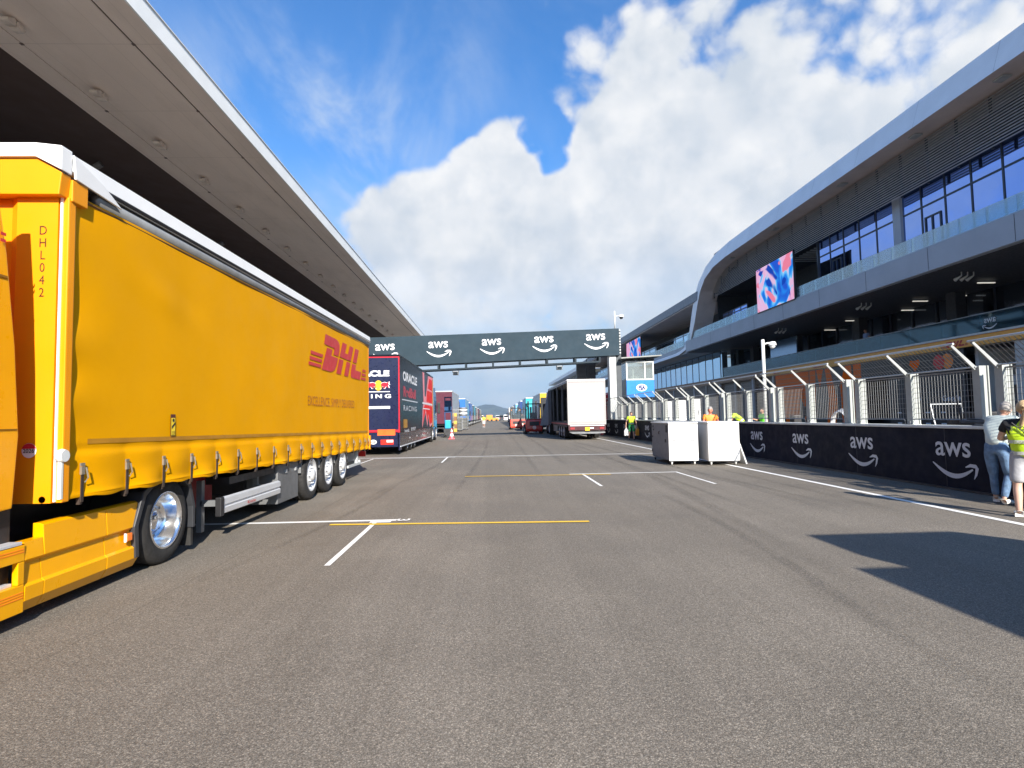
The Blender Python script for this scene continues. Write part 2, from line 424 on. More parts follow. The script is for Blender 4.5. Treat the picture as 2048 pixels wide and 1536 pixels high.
line('faded_timing_line', cream_paint, (-1.7, 22.62, 1.6, 22.5, .08), z=.013)
F = Flat().text('3', 0, 0, .20, bold=.02, wide=1.6)
F.build('grid_number_marking', white_paint, None, (-1.50, 9.20, 0), (0, -1, 0), (1, 0, 0), off=.013)['kind'] = 'structure'
F = Flat().rect(-.16, -.09, .16, .09); F.build('grid_corner_marking', white_paint, None, (-1.74, 8.99, 0), (1, 0, 0), (0, 1, 0), off=.011)['kind'] = 'structure'
MRUB = rubber_mark_mat('rubber_marks')
def skid(pts, wd, name='tyre_marks'):
    me = bpy.data.meshes.new(name); vs = []; fs = []
    n = len(pts)
    for i, p in enumerate(pts):
        a = Vector(pts[max(0, i - 1)]); b = Vector(pts[min(n - 1, i + 1)]); d = (b - a).normalized(); nn = Vector((-d.y, d.x)) * wd / 2
        vs += [(p[0] - nn.x, p[1] - nn.y, .0025), (p[0] + nn.x, p[1] + nn.y, .0025)]
    for i in range(n - 1): fs.append((2 * i, 2 * i + 1, 2 * i + 3, 2 * i + 2))
    me.from_pydata(vs, [], fs); uv = me.uv_layers.new()
    for f in me.polygons:
        for li in f.loop_indices:
            vi = me.loops[li].vertex_index; uv.data[li].uv = (vi % 2, (vi // 2) / (n - 1))
    me.materials.append(MRUB); o = link(name, me); o['kind'] = 'structure'; return o
def arc(x0, y0, x1, y1, bow, n=14):
    return [(x0 + (x1 - x0) * t + bow * math.sin(math.pi * t), y0 + (y1 - y0) * t) for t in [i / (n - 1) for i in range(n)]]
for a in ((3.2, 4.2, 4.3, 34, .5, .34), (5.4, 7, 4.6, 38, .3, .30), (4.2, 8, 3.6, 30, .35, .2), (6.3, 6, 6.0, 40, .2, .28), (5.9, 8, 5.2, 30, -.2, .22),
          (-2.8, 9, -1.6, 40, .6, .26), (-1.0, 8, -.4, 45, .3, .2), (2.2, 14, 2.6, 55, .2, .3), (1.2, 12, 1.5, 60, .1, .22), (7.8, 5, 7.5, 30, .15, .25), (8.3, 5, 8.1, 34, .1, .3), (2.7, 3.2, 3.3, 12, .2, .22), (-3.0, 5.5, -2.3, 14, .2, .16)):
    skid(arc(*a[:5]), a[5])

# distant hill on the horizon
mb = MB(); pr = [(-420, 0), (-330, 26), (-220, 62), (-120, 80), (-30, 96), (60, 92), (150, 70), (270, 50), (420, 22), (560, 0)]
o_ = len(mb.v)
for i, (x, h) in enumerate(pr):
    for yy, kk in ((5200, 0), (5500, .75), (5800, 1), (6400, 0)): mb.v.append((x - 45, yy, h * kk * 1.35))
for i in range(len(pr) - 1):
    for j in range(3):
        a = i * 4 + j; mb.f.append((a, a + 4, a + 5, a + 1)); mb.mi.append(0)
mb.build('hills', mat('wooded_hill', (.07, .085, .06), .9, var=.3, vs=.01), smooth=True)['kind'] = 'structure'

# ---------------------------------------------------------------- grandstand with its long roof, left of the track
gs = thing('grandstand', 'long grandstand whose taupe roof underside with a white edge overhangs the lorries on the left', 'grandstand', (-16, 40, 0))
def G(x, y, z): return (x + 16, y - 40, z)
Y0, Y1 = -14, 92
def gbox(mb, x0, x1, y0, y1, z0, z1): mb.box(x0 + 16, x1 + 16, y0 - 40, y1 - 40, z0, z1)
M_soff = mat('soffit_panels', (.86, .73, .64), .6, var=.05, vs=.6, stretch=(1, .25, 1))
nt_ = NT.__new__(NT); nt_.t = M_soff.node_tree
p_ = [q for q in nt_.t.nodes if q.type == 'BSDF_PRINCIPLED'][0]; base_ = p_.inputs['Base Color'].links[0].from_socket
sx_ = nt_.n('ShaderNodeSeparateXYZ', {0: nt_.n('ShaderNodeTexCoord').outputs['Object']})
fy_ = nt_.m('ABSOLUTE', nt_.m('SUBTRACT', nt_.m('MODULO', nt_.m('ADD', sx_.outputs[1], 200.), 4.), 2.))
fx_ = nt_.m('ABSOLUTE', nt_.m('SUBTRACT', nt_.m('MODULO', nt_.m('ADD', sx_.outputs[0], 200.), 1.15), .575))
ln_ = nt_.m('MAXIMUM', nt_.mr(fy_, .012, .022, .22, 0.), nt_.mr(fx_, .008, .018, .16, 0.))
grime = nt_.mr(nt_.noise(nt_.vm('MULTIPLY', nt_.n('ShaderNodeTexCoord').outputs['Object'], (1., .35, 1.)).outputs[0], .9, 6, .65), .45, .75, 0, .14)
c_ = nt_.mix(nt_.m('ADD', ln_, grime), base_, (.30, .22, .17)); nt_.t.links.new(c_, p_.inputs['Base Color'])
mb = MB(); gbox(mb, -11.16, -10.25, Y0, Y1, 13.6, 13.66); gbox(mb, -14.62, -11.22, Y0, Y1, 13.6, 13.66); gbox(mb, -15.4, -14.66, Y0, Y1, 13.6, 13.66)
mb.build('soffit', M_soff, gs)
mb = MB(); gbox(mb, -15.4, -10.27, Y0, Y1, 13.67, 13.7); gbox(mb, -11.20, -11.18, Y0, Y1, 13.595, 13.66); mb.build('soffit_joint', mat('joint_brown', (.16, .11, .09), .8), gs)  # dark brown backing and strip in the soffit panel joints
for i in range(7, 20):
    for x_ in (-11.19, -14.64): mb = MB(); gbox(mb, x_ - .05, x_ + .05, Y0 + 4 * i - .05, Y0 + 4 * i + .05, 13.575, 13.594); mb.build('joint_clamp', mat('clamp', (.18, .13, .11), .7), gs)
mb = MB(); mb.prism([(-10.26 + 16, 13.57), (-10.20 + 16, 13.57), (-10.16 + 16, 14.15), (-10.20 + 16, 14.17), (-10.45 + 16, 14.17), (-10.45 + 16, 13.9)], 'y', Y0 - 40, Y1 - 40)
mb.build('fascia', mat('white_fascia', (.84, .85, .83), .45, var=.04, vs=1), gs)
mb = MB(); gbox(mb, -10.20, -10.12, Y0, Y1, 14.175, 14.20); mb.build('gutter_edge', M_white, gs)
mb = MB(); mb.prism([(0.6, 13.7), (-18, 16.4), (-18, 17.), (5.6, 14.3), (5.6, 14.1)], 'y', Y0 - 40, Y1 - 40)
mb.build('roof', mat('dark_ceiling', (.115, .080, .070), .9, var=.06, spec=.1, vs=.4), gs)
mb = MB(); gbox(mb, -15.46, -15.41, Y0, Y1, 13.6, 14.2); mb.build('soffit_return', M_soff, gs)
# seats / terraces, back wall and roof columns
mb = MB()
for i in range(16): gbox(mb, -34, -13.5 - i * .85, Y0, Y1, i * .5, i * .5 + .5 - .003)
mb.build('terrace', mat('stand_concrete', (.25, .25, .25), .8), gs)
mb = MB(); gbox(mb, -34.5, -34.02, Y0, Y1, 0, 15.5); mb.build('back_wall', mat('stand_back', (.05, .045, .045), .8), gs)
for i in range(9):
    mb = MB(); y = Y0 + 4 + 12.5 * i; mb.tube([G(-27.5, y, 5), G(-27.5, y, 15.2)], .28, 12); mb.tube([G(-27.4, y, 9), G(-18.5, y, 14)], .16, 10)
    mb.build('roof_column', mat('stand_column', (.16, .15, .15), .6), gs)
mb = MB(); gbox(mb, -12.4, -12.2, Y0, Y1, 0, 1.1); mb.build('front_wall', mat('stand_concrete', (.25, .25, .25), .8), gs)
# paired floodlights hanging under the roof edge
def roof_lamp():
    t = thing('roof_speaker', 'beige twin loudspeaker under the grandstand roof', 'loudspeaker', (-14.3, 20.6, 13.6), 0, 'twin loudspeakers under the grandstand roof edge')
    for sg in (-1, 1):
        mb = MB(); mb.prism([(.02 * sg, -.10), (.10 * sg, -.03), (.42 * sg, -.20), (.40 * sg, -.30), (.20 * sg, -.34), (.03 * sg, -.30)], 'x', -.16, .16)
        mb.build('horn', mat('speaker_beige', (.70, .60, .52), .6), t, bevel=.02)
    mb = MB(); mb.box(-.05, .05, -.05, .05, -.12, -.002); mb.box(-.14, .14, -.03, .03, -.14, -.10); mb.build('bracket', M_grey, t)
    return t
rl = roof_lamp(); rl.scale = (.8, .8, .8); rl.location = (-14.0, 16.86, 13.595)
for y in (20.6, 24.43, 28.22, 32.2, 35.95, 39.73, 43.6, 47.4, 51.2, 55, 58.8, 62.6, 66.4, 70.2, 74, 77.8, 81.6): dup(rl, (-14.0, y, 13.595))

# ---------------------------------------------------------------- pit building, right of the pit lane
M_clad = mat('silver_cladding', (.84, .86, .88), .4, var=.04, vs=.7)
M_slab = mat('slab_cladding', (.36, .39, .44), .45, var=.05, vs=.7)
M_brown = mat('soffit_brown', (.58, .49, .44), .6, var=.08, vs=.8)
M_louv = mat('louvre_slats', (.48, .45, .44), .45, .1, var=.1)
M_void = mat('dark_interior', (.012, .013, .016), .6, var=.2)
M_win = mirror_glass('window_mirror_glass', (.28, .42, .86), .02, .80)
M_win2 = mirror_glass('light_window_glass', (.52, .70, .88), .03, .7, (.03, .05, .06))
M_mull = mat('mullions', (.02, .028, .045), .4)
M_bal = sheet_glass('balcony_glass', refl=.06, dens=.16, body=(.42, .60, .72))
M_bal2 = sheet_glass('dark_balcony_glass', (.30, .46, .52), .0, .22, (.03, .08, .11))
pb = thing('pit_building', 'long pit building with silver roof band, louvres, mirror windows and glass balconies', 'building', (24, 40, 0))
def B(mb, x0, x1, y0, y1, z0, z1): return mb.box(x0 - 24, x1 - 24, y0 - 40, y1 - 40, z0, z1)
YS = 3.0
def M_void_(): return M_void
# section one: roof band + S bend + lower band, one ribbon
cl_ = [(YS, 16.2), (25, 16.2), (50.0, 16.2), (53.0, 16.0), (55.3, 15.4), (56.9, 14.3), (57.9, 13.0), (58.9, 11.3), (60.0, 9.9), (61.4, 9.05), (63.6, 8.62), (66.5, 8.5), (80, 8.5), (136, 8.5)]
hw = [.7, .7, .7, .7, .72, .74, .76, .76, .72, .62, .5, .42, .42, .42]
def ribbon3(mb, path, hw, x0, x1, ln0=.42):
    lns = []
    for i in range(len(path)):
        a = path[max(i - 1, 0)]; c = path[min(i + 1, len(path) - 1)]; lns.append(ln0 * (abs(c[0] - a[0]) / math.hypot(c[0] - a[0], c[1] - a[1])) ** 2)
    top = []; bot = []
    for i, p in enumerate(path):
        a = path[max(i - 1, 0)]; c = path[min(i + 1, len(path) - 1)]; dy, dz = c[0] - a[0], c[1] - a[1]; L = math.hypot(dy, dz)
        ny, nz = -dz / L, dy / L
        top.append((p[0] + ny * hw[i], p[1] + nz * hw[i])); bot.append((p[0] - ny * hw[i], p[1] - nz * hw[i]))
    for i in range(len(path) - 1):
        def q(a, b): mb.quad((x0 - 24, a[0] - 40, a[1]), (x0 - 24, b[0] - 40, b[1]), (x1 - 24, b[0] - 40, b[1]), (x1 - 24, a[0] - 40, a[1]))
        mb.cur = 0
        mb.quad((x0 - 24, bot[i][0] - 40, bot[i][1]), (x0 - 24, bot[i + 1][0] - 40, bot[i + 1][1]), (x0 - 24 + lns[i + 1], top[i + 1][0] - 40, top[i + 1][1]), (x0 - 24 + lns[i], top[i][0] - 40, top[i][1]))
        mb.quad((x1 - 24, bot[i][0] - 40, bot[i][1]), (x1 - 24, bot[i + 1][0] - 40, bot[i + 1][1]), (x1 - 24, top[i + 1][0] - 40, top[i + 1][1]), (x1 - 24, top[i][0] - 40, top[i][1]))
        mb.quad((x0 - 24 + lns[i], top[i][0] - 40, top[i][1]), (x0 - 24 + lns[i + 1], top[i + 1][0] - 40, top[i + 1][1]), (x1 - 24, top[i + 1][0] - 40, top[i + 1][1]), (x1 - 24, top[i][0] - 40, top[i][1])); mb.cur = 1; q(bot[i], bot[i + 1]); mb.cur = 0
mb = MB(); ribbon3(mb, cl_, hw, 21.0, 22.9); mb.build('roof_band', [M_clad, M_brown], pb)
mb = MB()
for k in range(11): y = YS + 1 + 4.6 * k; mb.quad((20.995 - 24, y - 40, 15.52), (20.995 - 24, y + .016 - 40, 15.52), (21.405 - 24, y + .016 - 40, 16.88), (21.405 - 24, y - 40, 16.88))
mb.build('band_joint', mat('panel_joint', (.45, .47, .50), .5), pb)
mb = MB(); mb.prism([(-2.5, 16.82), (-1.1, 16.88), (12, 17.6), (12, 16.2), (-1.08, 15.55)], 'y', YS - 40, 13.8); mb.build('roof', mat('roof_sheet', (.3, .31, .33), .5), pb)
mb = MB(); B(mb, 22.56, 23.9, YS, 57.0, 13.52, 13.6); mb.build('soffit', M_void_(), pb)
for y in (22.5, 27.5, 33.6, 42, 50): 
    mb = MB(); B(mb, 21.5, 21.9, y, y + .5, 15.40, 15.475); mb.build('soffit_lamp', mat('soffit_fitting', (.35, .36, .36), .4), pb)
mb = MB()
for k in range(17): z = 13.14 + k * .137; mb.prism([(-1.70, z), (-1.58, z + .035), (-1.58, z + .06), (-1.70, z + .03)], 'y', YS - 40, 57.0 - 40)
mb.build('louvre', M_louv, pb)
for k in range(30): y = YS + .3 + 1.9 * k; B(MB(), 22.44, 22.54, y, y + .09, 13.1, 15.48).build('louvre_post', M_mull, pb)
mb = MB(); B(mb, 23.9, 24.1, YS, 57.4, 13.61, 15.6); B(mb, 22.6, 23.89, 57.02, 57.3, 12.9, 15.6); B(mb, 22.2, 26, 50, 57.4, 15.61, 15.68); mb.build('plenum_wall', mat('plenum', (.05, .048, .046), .8), pb)
# windows: each pane bay a part, mullions between
ys = [24.4, 26.1, 27.7, 29.3, 30.7]; ys2 = [31.4, 32.9, 34.5, 36.1, 37.6, 38.9]
def bay(y0, y1, zm=12.3, z0=9.42, z1=13.5, m=M_win, x=23.0, door=0):
    mb = MB(); B(mb, x + .03, x + .06, y0, y1, z0, z1); o = mb.build('window', m, pb)
    mb = MB(); t = .045
    B(mb, x, x + .09, y0 - t, y0 + t, z0, z1); B(mb, x - .002, x + .088, y0 + t, y1 - t, zm - t, zm + t); B(mb, x - .002, x + .088, y0 + t, y1 - t, z1 - t, z1 + t)
    if door:
        B(mb, x - .02, x + .07, y0 + .3, y1 - .2, 11.6, 11.68); ym = (y0 + y1) / 2 + .05
        for yy in (y0 + .3, ym, y1 - .28): B(mb, x - .022, x + .068, yy, yy + .08, z0, 11.6)
    mb.build('window_frame', M_mull, o)
for i in range(12): bay(YS + 1.78 * i, YS + 1.78 * (i + 1))
for i in range(len(ys) - 1): bay(ys[i], ys[i + 1], door=(i == 2))
for i in range(len(ys2) - 1): bay(ys2[i], ys2[i + 1], door=(i == 3))
mb = MB(); B(mb, 22.9, 23.2, 30.74, 31.34, 9.42, 13.5); mb.build('pier', M_slab, pb)
B(MB(), 22.95, 23.1, 38.95, 39.1, 9.42, 13.5).build('pier', M_mull, pb)
# open dark bay and beyond, low glass
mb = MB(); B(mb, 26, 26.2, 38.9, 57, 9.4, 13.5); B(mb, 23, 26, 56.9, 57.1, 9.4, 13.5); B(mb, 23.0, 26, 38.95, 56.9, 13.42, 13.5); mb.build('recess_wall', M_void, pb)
mb = MB()
for k in range(9): B(mb, 23.3, 25.8, 39.4 + k * .5, 39.5 + k * .5, 13.25, 13.3)
mb.build('ceiling_slat', M_lgrey, pb)
for i in range(4): bay(50.2 + 1.35 * i, 50.2 + 1.35 * (i + 1), zm=11.0, z1=11.3, x=22.9)
bay(45.5, 47.2, zm=11.9, z1=12.1, x=23.2)
# level two slab, soffit, terrace
mb = MB(); mb.prism([(-3, 8.2), (-2.9, 8.16), (8.9, 8.18), (8.9, 9.38), (-2.95, 9.38), (-3.0, 9.34)], 'y', YS - 40, 61.2 - 40); mb.build('balcony_slab', M_slab, pb)
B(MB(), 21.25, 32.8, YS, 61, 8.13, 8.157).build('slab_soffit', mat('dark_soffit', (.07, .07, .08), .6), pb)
mb = MB()
for k in range(12): y = YS + .5 + 4.6 * k; B(mb, 20.993, 20.999, y, y + .02, 8.22, 9.33)
mb.build('slab_joint', mat('slab_joint', (.05, .055, .06), .6), pb)
def balustrade(x, y0, y1, z0, z1, step, m, rail=False):
    n = int(round((y1 - y0) / step)); s_ = (y1 - y0) / n
    mb = MB()
    for i in range(n): B(mb, x, x + .02, y0 + i * s_ + .012, y0 + (i + 1) * s_ - .012, z0, z1)
    o = mb.build('balustrade', m, pb)
    mb = MB()
    for i in range(n + 1): B(mb, x + .03, x + .07, y0 + i * s_ - .025, y0 + i * s_ + .025, z0, z1 - .05)
    B(mb, x - .01, x + .03, y0, y1, z0 - .03, z0 + .02)
    if rail: mb.tube([(x - 24 + .01, y0 - 40, z1 + .02), (x - 24 + .01, y1 - 40, z1 + .02)], .025, 6)
    mb.build('balustrade_post', M_galv, o)
balustrade(21.1, YS, 61, 9.40, 10.12, 1.45, M_bal)
# level one: recess with glazing, ceiling lights
mb = MB(); B(mb, 27.4, 27.6, YS, 60, 5.2, 8.2); mb.build('recess_glazing', mirror_glass('dark_glazing', (.10, .12, .16), .05, .35), pb)
for k in range(28): y = YS + .3 + 2.05 * k; B(MB(), 27.3, 27.39, y, y + .08, 5.2, 8.16).build('glazing_mullion', M_mull, pb)
for k, y in enumerate((14, 22.5, 31, 39.5, 48, 56)):
    mb = MB(); B(mb, 26.0, 26.6, y, y + .7, 5.2, 8.16); mb.build('column', mat('dark_column', (.035, .037, .042), .6), pb)
mb = MB(); B(mb, 24.0, 33, YS, 61, 4.95, 5.19); mb.build('terrace_slab', M_slab, pb)
ML_ = mat('lamp_tube', (1., .93, .8), .4, emit=.3)
for (y, x) in ((24.5, 25.2), (27.0, 26.4), (28.3, 25.0), (31.5, 26.2), (33.0, 25.1), (36.0, 26.6), (40, 25.4), (44.5, 26.5)):
    mb = MB(); B(mb, x, x + .9, y, y + .09, 7.98, 8.03); mb.build('ceiling_lamp', ML_, pb)
for (y, x) in ((26.5, 22.6), (34, 22.6), (44, 22.5)):
    mb = MB()
    for q in range(3): mb.tube([(x - 24 + q * .3, y - 40, 8.15), (x - 24 + q * .3, y - 40, 7.95), (x - 24.1 + q * .3, y - 40 + .3, 7.8)], [.03, .03, .1], 8)
    mb.build('spotlight', M_galv, pb)
balustrade(23.72, YS, 58, 5.24, 6.12, 2.4, M_bal2, rail=True)
SW.build('lettering', M_letter2, pb, (23.712 - 24, 26.35 - 40, 5.34), (0, -1, 0), (0, 0, 1), k=.62, off=.004, mirror=True)  # mirrored wordmark laid on the glass as a painted reflection
# blue-ish partitions on the terrace
mb = MB(); B(mb, 25.5, 25.6, 47, 51.5, 5.2, 7.9); mb.build('terrace_partition', mirror_glass('partition_glass', (.30, .40, .55), .15, .5), pb)
# yellow sponsor strip with dark red capitals
mb = MB(); B(mb, 23.78, 23.98, YS, 49.6, 4.66, 5.16); mb.build('sponsor_strip', mat('strip_orange', (.85, .40, .06), .45, var=.05), pb)
mb = MB(); B(mb, 23.70, 23.98, YS, 61, 5.165, 5.215); mb.build('strip_edge', M_galv, pb)
mb = MB(); B(mb, 23.78, 23.98, 49.6, 61, 4.66, 5.16); mb.build('sponsor_strip', mat('strip_orange_shaded', (.30, .15, .08), .5, var=.05), pb)  # orange strip carried on, its shading put into a brown colour
# capitals of the courier mark, slanted blocks
def courier():
    F = Flat()
    F.poly([(.33, 1.0), (1.30, 1.0), (1.52, .96), (1.64, .86), (1.62, .72), (1.50, .52), (1.02, .52), (1.13, .66), (1.08, .71), (.20, .71)])
    F.poly([(.46, .645), (.95, .645), (.83, .46), (1.46, .46), (1.34, .27), (1.16, .10), (.92, .02), (.74, 0), (0, 0)])
    F.poly([(1.92, 1), (2.36, 1), (2.17, .70), (2.50, .70), (2.69, 1), (3.13, 1), (2.83, .52), (1.61, .52)])
    F.poly([(1.57, .46), (2.01, .46), (1.72, 0), (1.28, 0)]); F.poly([(2.35, .46), (2.79, .46), (2.50, 0), (2.06, 0)])
    F.poly([(3.35, 1), (3.79, 1), (3.49, .52), (3.05, .52)]); F.poly([(3.0, .46), (3.45, .46), (3.34, .28), (4.12, .28), (3.94, 0), (2.90, 0), (2.82, .06), (2.82, .18)])
    for k in range(3):
        y = .03 + k * .145; F.poly([(-.95 + k * .07, y), (-.08 + k * .07, y), (-.02 + k * .07, y + .085), (-.95 + k * .07, y + .085)])
        F.poly([(4.08 + k * .09, y), (4.75, y), (4.75, y + .085), (4.14 + k * .09, y + .085)])
    return F
CO = courier()
M_cr = mat('courier_red', (.46, .018, .02), .5, var=.05)
for y in (29.2, 41.5, 44.6, 47.6, 20): CO.build('lettering', M_cr, pb, (23.775 - 24, y - 40, 4.74), (0, -1, 0), (0, 0, 1), k=.30 if y < 40 else .24, off=.004)
# ---- garage fronts
M_or = mat('team_orange', (1., .16, .008), .7, var=.04, spec=.05)
M_navy = mat('team_black', (.012, .013, .018), .4, var=.2)
def panel(name, y0, y1, z0, z1, m, x=23.9, t=.14):
    mb = MB(); B(mb, x, x + t, y0, y1, z0, z1); return mb.build(name, m, pb)
p = panel('garage_board', 42.6, 47.6, 0, 4.64, M_or)
for yy, ww in ((46.6, .5), (43.6, .35)):
    Flat().poly([(-ww, 0), (ww, 0), (ww * .6, 1.7), (-ww, 2.4)]).build('board_pattern', M_navy, p, (-.1, yy - 40, .4), (0, -1, 0), (0, 0, 1))
p = panel('garage_board', 37.2, 42.5, 0, 4.64, M_navy)
F = Flat().poly([(-2.5, 0), (-1.9, 0), (-1.7, 4.6), (-2.5, 4.6)]).poly([(-1.2, 3.2), (-.7, 4.6), (-1.6, 4.6)]).poly([(-.6, 0), (.5, 0), (.9, 2.2), (.1, 4.6), (-.5, 4.6), (-.1, 2.4)]).poly([(1.4, 0), (2.55, 0), (2.55, 4.6), (1.9, 4.6), (1.2, 3.3)])
F.build('board_pattern', M_or, p, (-.1, 39.9 - 40, .02), (0, -1, 0), (0, 0, 1))
panel('garage_post', 36.4, 37.15, 0, 4.64, mat('team_orange_dark', (1., .16, .01), .7, spec=.05))
panel('garage_opening', 33.9, 36.35, 0, 3.6, M_void, x=25.2)
p = panel('garage_board', 28.2, 36.35, 3.55, 4.64, M_navy)
F = Flat().ellipse(.62, 0, .40, .40); F.build('sponsor_disc', mat('disc_amber', (.90, .24, .02), .4), p, (-.1, 29.9 - 40, 4.08), (0, -1, 0), (0, 0, 1), off=.005)
Flat().ellipse(.06, 0, .40, .40).build('sponsor_disc', mat('disc_red', (.62, .01, .02), .4), p, (-.1, 29.9 - 40, 4.08), (0, -1, 0), (0, 0, 1), off=.009)
Flat().poly([(0, -.35), (.4, .1), (.3, .32), (0, .25), (-.35, .3), (-.42, .05)]).build('sponsor_arrow', M_or, p, (-.1, 31.6 - 40, 4.05), (0, -1, 0), (0, 0, 1))
p = panel('garage_board', 28.2, 33.85, 0, 3.53, M_navy)
F = Flat().text('OKX', -3.6, 2.05, .24, bold=.02, wide=1.1).text('Google', -1.35, 2.0, .30, bold=.004); F.build('lettering', M_letter2, p, (-.1, 28.4 - 40, 0), (0, -1, 0), (0, 0, 1))
F = Flat()
for i in range(4):
    for j in range(2): F.rect(-4.6 + i * 1.1, .75 + j * .6, -4.25 + i * 1.1, .83 + j * .6)
F.build('small_print', M_letter2, p, (-.1, 28.6 - 40, 0), (0, -1, 0), (0, 0, 1))
mb = MB(); B(mb, 30, 33, YS, 61, 0, 4.94); B(mb, 24.2, 30, YS, YS + .2, 0, 4.94); mb.build('back_rooms', M_void, pb)
# pale opening with shelving, then darker garages towards the camera
panel('garage_opening', 25.4, 28.15, 0, 4.64, mat('pale_interior', (.42, .45, .46), .7), x=27.5)  # pale grey panel at the back of the opening
mb = MB(); B(mb, 24.4, 27.4, 27.9, 28.1, 0, 4.6); B(mb, 25.5, 26.9, 25.6, 27.6, 2.7, 3.2); mb.build('inner_wall', M_offw, pb)
mb = MB(); B(mb, 25.0, 27.0, 26.0, 27.7, 0, 1.9); mb.build('tool_cabinet', mat('cabinet_grey', (.12, .12, .13), .5), pb)
panel('garage_post', 24.7, 25.35, 0, 4.64, M_lgrey)
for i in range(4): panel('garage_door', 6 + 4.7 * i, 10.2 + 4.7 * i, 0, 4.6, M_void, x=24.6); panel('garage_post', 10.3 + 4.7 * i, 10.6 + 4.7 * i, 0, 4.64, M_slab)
# shutters beyond the orange garage, along all sections
M_shut = mat('roller_shutter', (.085, .085, .085), .5, .2, var=.1)
k = 0; y = 47.9
while y < 134:
    mb = MB()
    for j in range(14): B(mb, 24.2 + .02 * (j % 2), 24.3 + .02 * (j % 2), y + .35, y + 3.5, .02 + j * .32, .02 + (j + 1) * .32)
    mb.build('roller_shutter', M_shut if k % 3 else M_void, pb)
    panel('garage_post', y, y + .33, 0, 4.64, M_slab if k % 2 else M_grey); y += 3.85; k += 1
# ---- section two
mb = MB(); mb.prism([(-3.0, 13.1), (-2.9, 13.06), (12, 13.6), (12, 14.6), (-2.6, 14.05), (-3.0, 13.98)], 'y', 57.3 - 40, 137 - 40); mb.build('roof', mat('roof_grey', (.20, .22, .25), .5), pb)
mb = MB(); B(mb, 21.1, 26, 57.5, 137, 12.96, 13.05); mb.build('soffit', M_brown, pb)
mb = MB(); B(mb, 26, 26.2, 60, 137, 8.95, 12.95); mb.build('recess_wall', M_void, pb)
for i in range(24): 
    if i in (9, 10, 16): continue
    bay(63 + 3.0 * i, 63 + 3.0 * (i + 1), zm=11.0, z0=8.95, z1=11.2, m=M_win2, x=23.4)
mb = MB(); B(mb, 21.2, 27, 61.3, 137, 8.1, 8.93); mb.build('balcony_slab', M_slab, pb)
balustrade(21.25, 62.5, 136, 8.95, 9.72, 2.0, M_bal)
mb = MB(); B(mb, 24, 33, 61, 137, 4.95, 5.19); mb.build('terrace_slab', M_slab, pb)
# rounded glazed volume
mb = MB(); cx, cy = 24.9, 59.1
arcp = [(cx - 1.0 * math.cos(R(a)), cy - 1.0 * math.sin(R(a))) for a in (0, 18, 36, 54, 72, 90)]
for i in range(5):
    (xa, ya), (xb, yb) = arcp[i], arcp[i + 1]; mb.quad((xa - 24, ya - 40, 5.22), (xb - 24, yb - 40, 5.22), (xb - 24, yb - 40, 8.1), (xa - 24, ya - 40, 8.1))
B(mb, 24.9, 27.4, 58.1, 58.15, 5.22, 8.1)
mb.build('glazed_corner', M_win2, pb)
for i in range(26):
    bay(59.1 + 2.1 * i, 59.1 + 2.1 * (i + 1), zm=7.5, z0=5.22, z1=8.05, m=M_win2, x=23.87)
mb = MB(); B(mb, 23.78, 23.98, 61, 137, 4.66, 5.2); mb.build('sponsor_strip', MATS['strip_orange_shaded'], pb)
# ---- section three and on
mb = MB(); c3 = [(131, 13.2), (136, 13.0), (139, 12.2), (141.5, 10.4), (144, 9.0), (148, 8.6), (156, 8.5), (216, 8.5)]
ribbon3(mb, [(p[0], p[1]) for p in c3], [.4, .45, .6, .7, .6, .45, .42, .42], 20.9, 22.9); mb.build('roof_band', [M_clad, M_brown], pb)
mb = MB(); mb.prism([(-3, 12.7), (12, 13.2), (12, 14.2), (-3, 13.6)], 'y', 139 - 40, 212 - 40); mb.build('roof', M_clad, pb)
mb = MB(); B(mb, 23.2, 23.4, 139, 208, 4, 12.7); mb.build('facade_wall', mat('far_facade', (.10, .12, .14), .5), pb)
mb = MB()
for i in range(28): B(mb, 22.9, 23.19, 143 + 2.3 * i, 143.3 + 2.3 * i, 9.3, 12.6)
mb.build('fin', M_lgrey, pb)
mb = MB(); B(mb, 24, 34, 61, 210, 0, 4.6); mb.build('ground_storey', mat('far_ground', (.08, .085, .09), .6), pb)

# LED screens on the balcony front
def screen_mat():
    m = bpy.data.materials.new('screen_picture'); m.use_nodes = True; n = NT(m.node_tree)
    g = n.n('ShaderNodeTexCoord').outputs['Object']
    nz = n.noise(g, .42, 2, .45, 1.2)
    n2 = n.noise(n.vm('ADD', g, (3, 7, 2)).outputs[0], .30, 2, .5, 1.6)
    rp = n.n('ShaderNodeValToRGB', {0: nz}); e = rp.color_ramp.elements
    e[0].position = .36; e[0].color = (.02, .10, .62, 1); e[1].position = .62; e[1].color = (.80, .42, .66, 1)
    for pos, c in ((.44, (.02, .25, .85, 1)), (.485, (.20, .60, .95, 1)), (.505, (.72, .50, .75, 1))): el = rp.color_ramp.elements.new(pos); el.color = c
    c2 = n.mix(n.mr(n2, .56, .60), rp.outputs[0], (.80, .22, .34)); c3 = n.mix(n.mr(n2, .40, .36), c2, (.01, .06, .45))
    em = n.n('ShaderNodeEmission', {'Color': c3, 'Strength': .5})
    n.n('ShaderNodeOutputMaterial', {'Surface': em.outputs[0]}); return m
SCM = screen_mat()
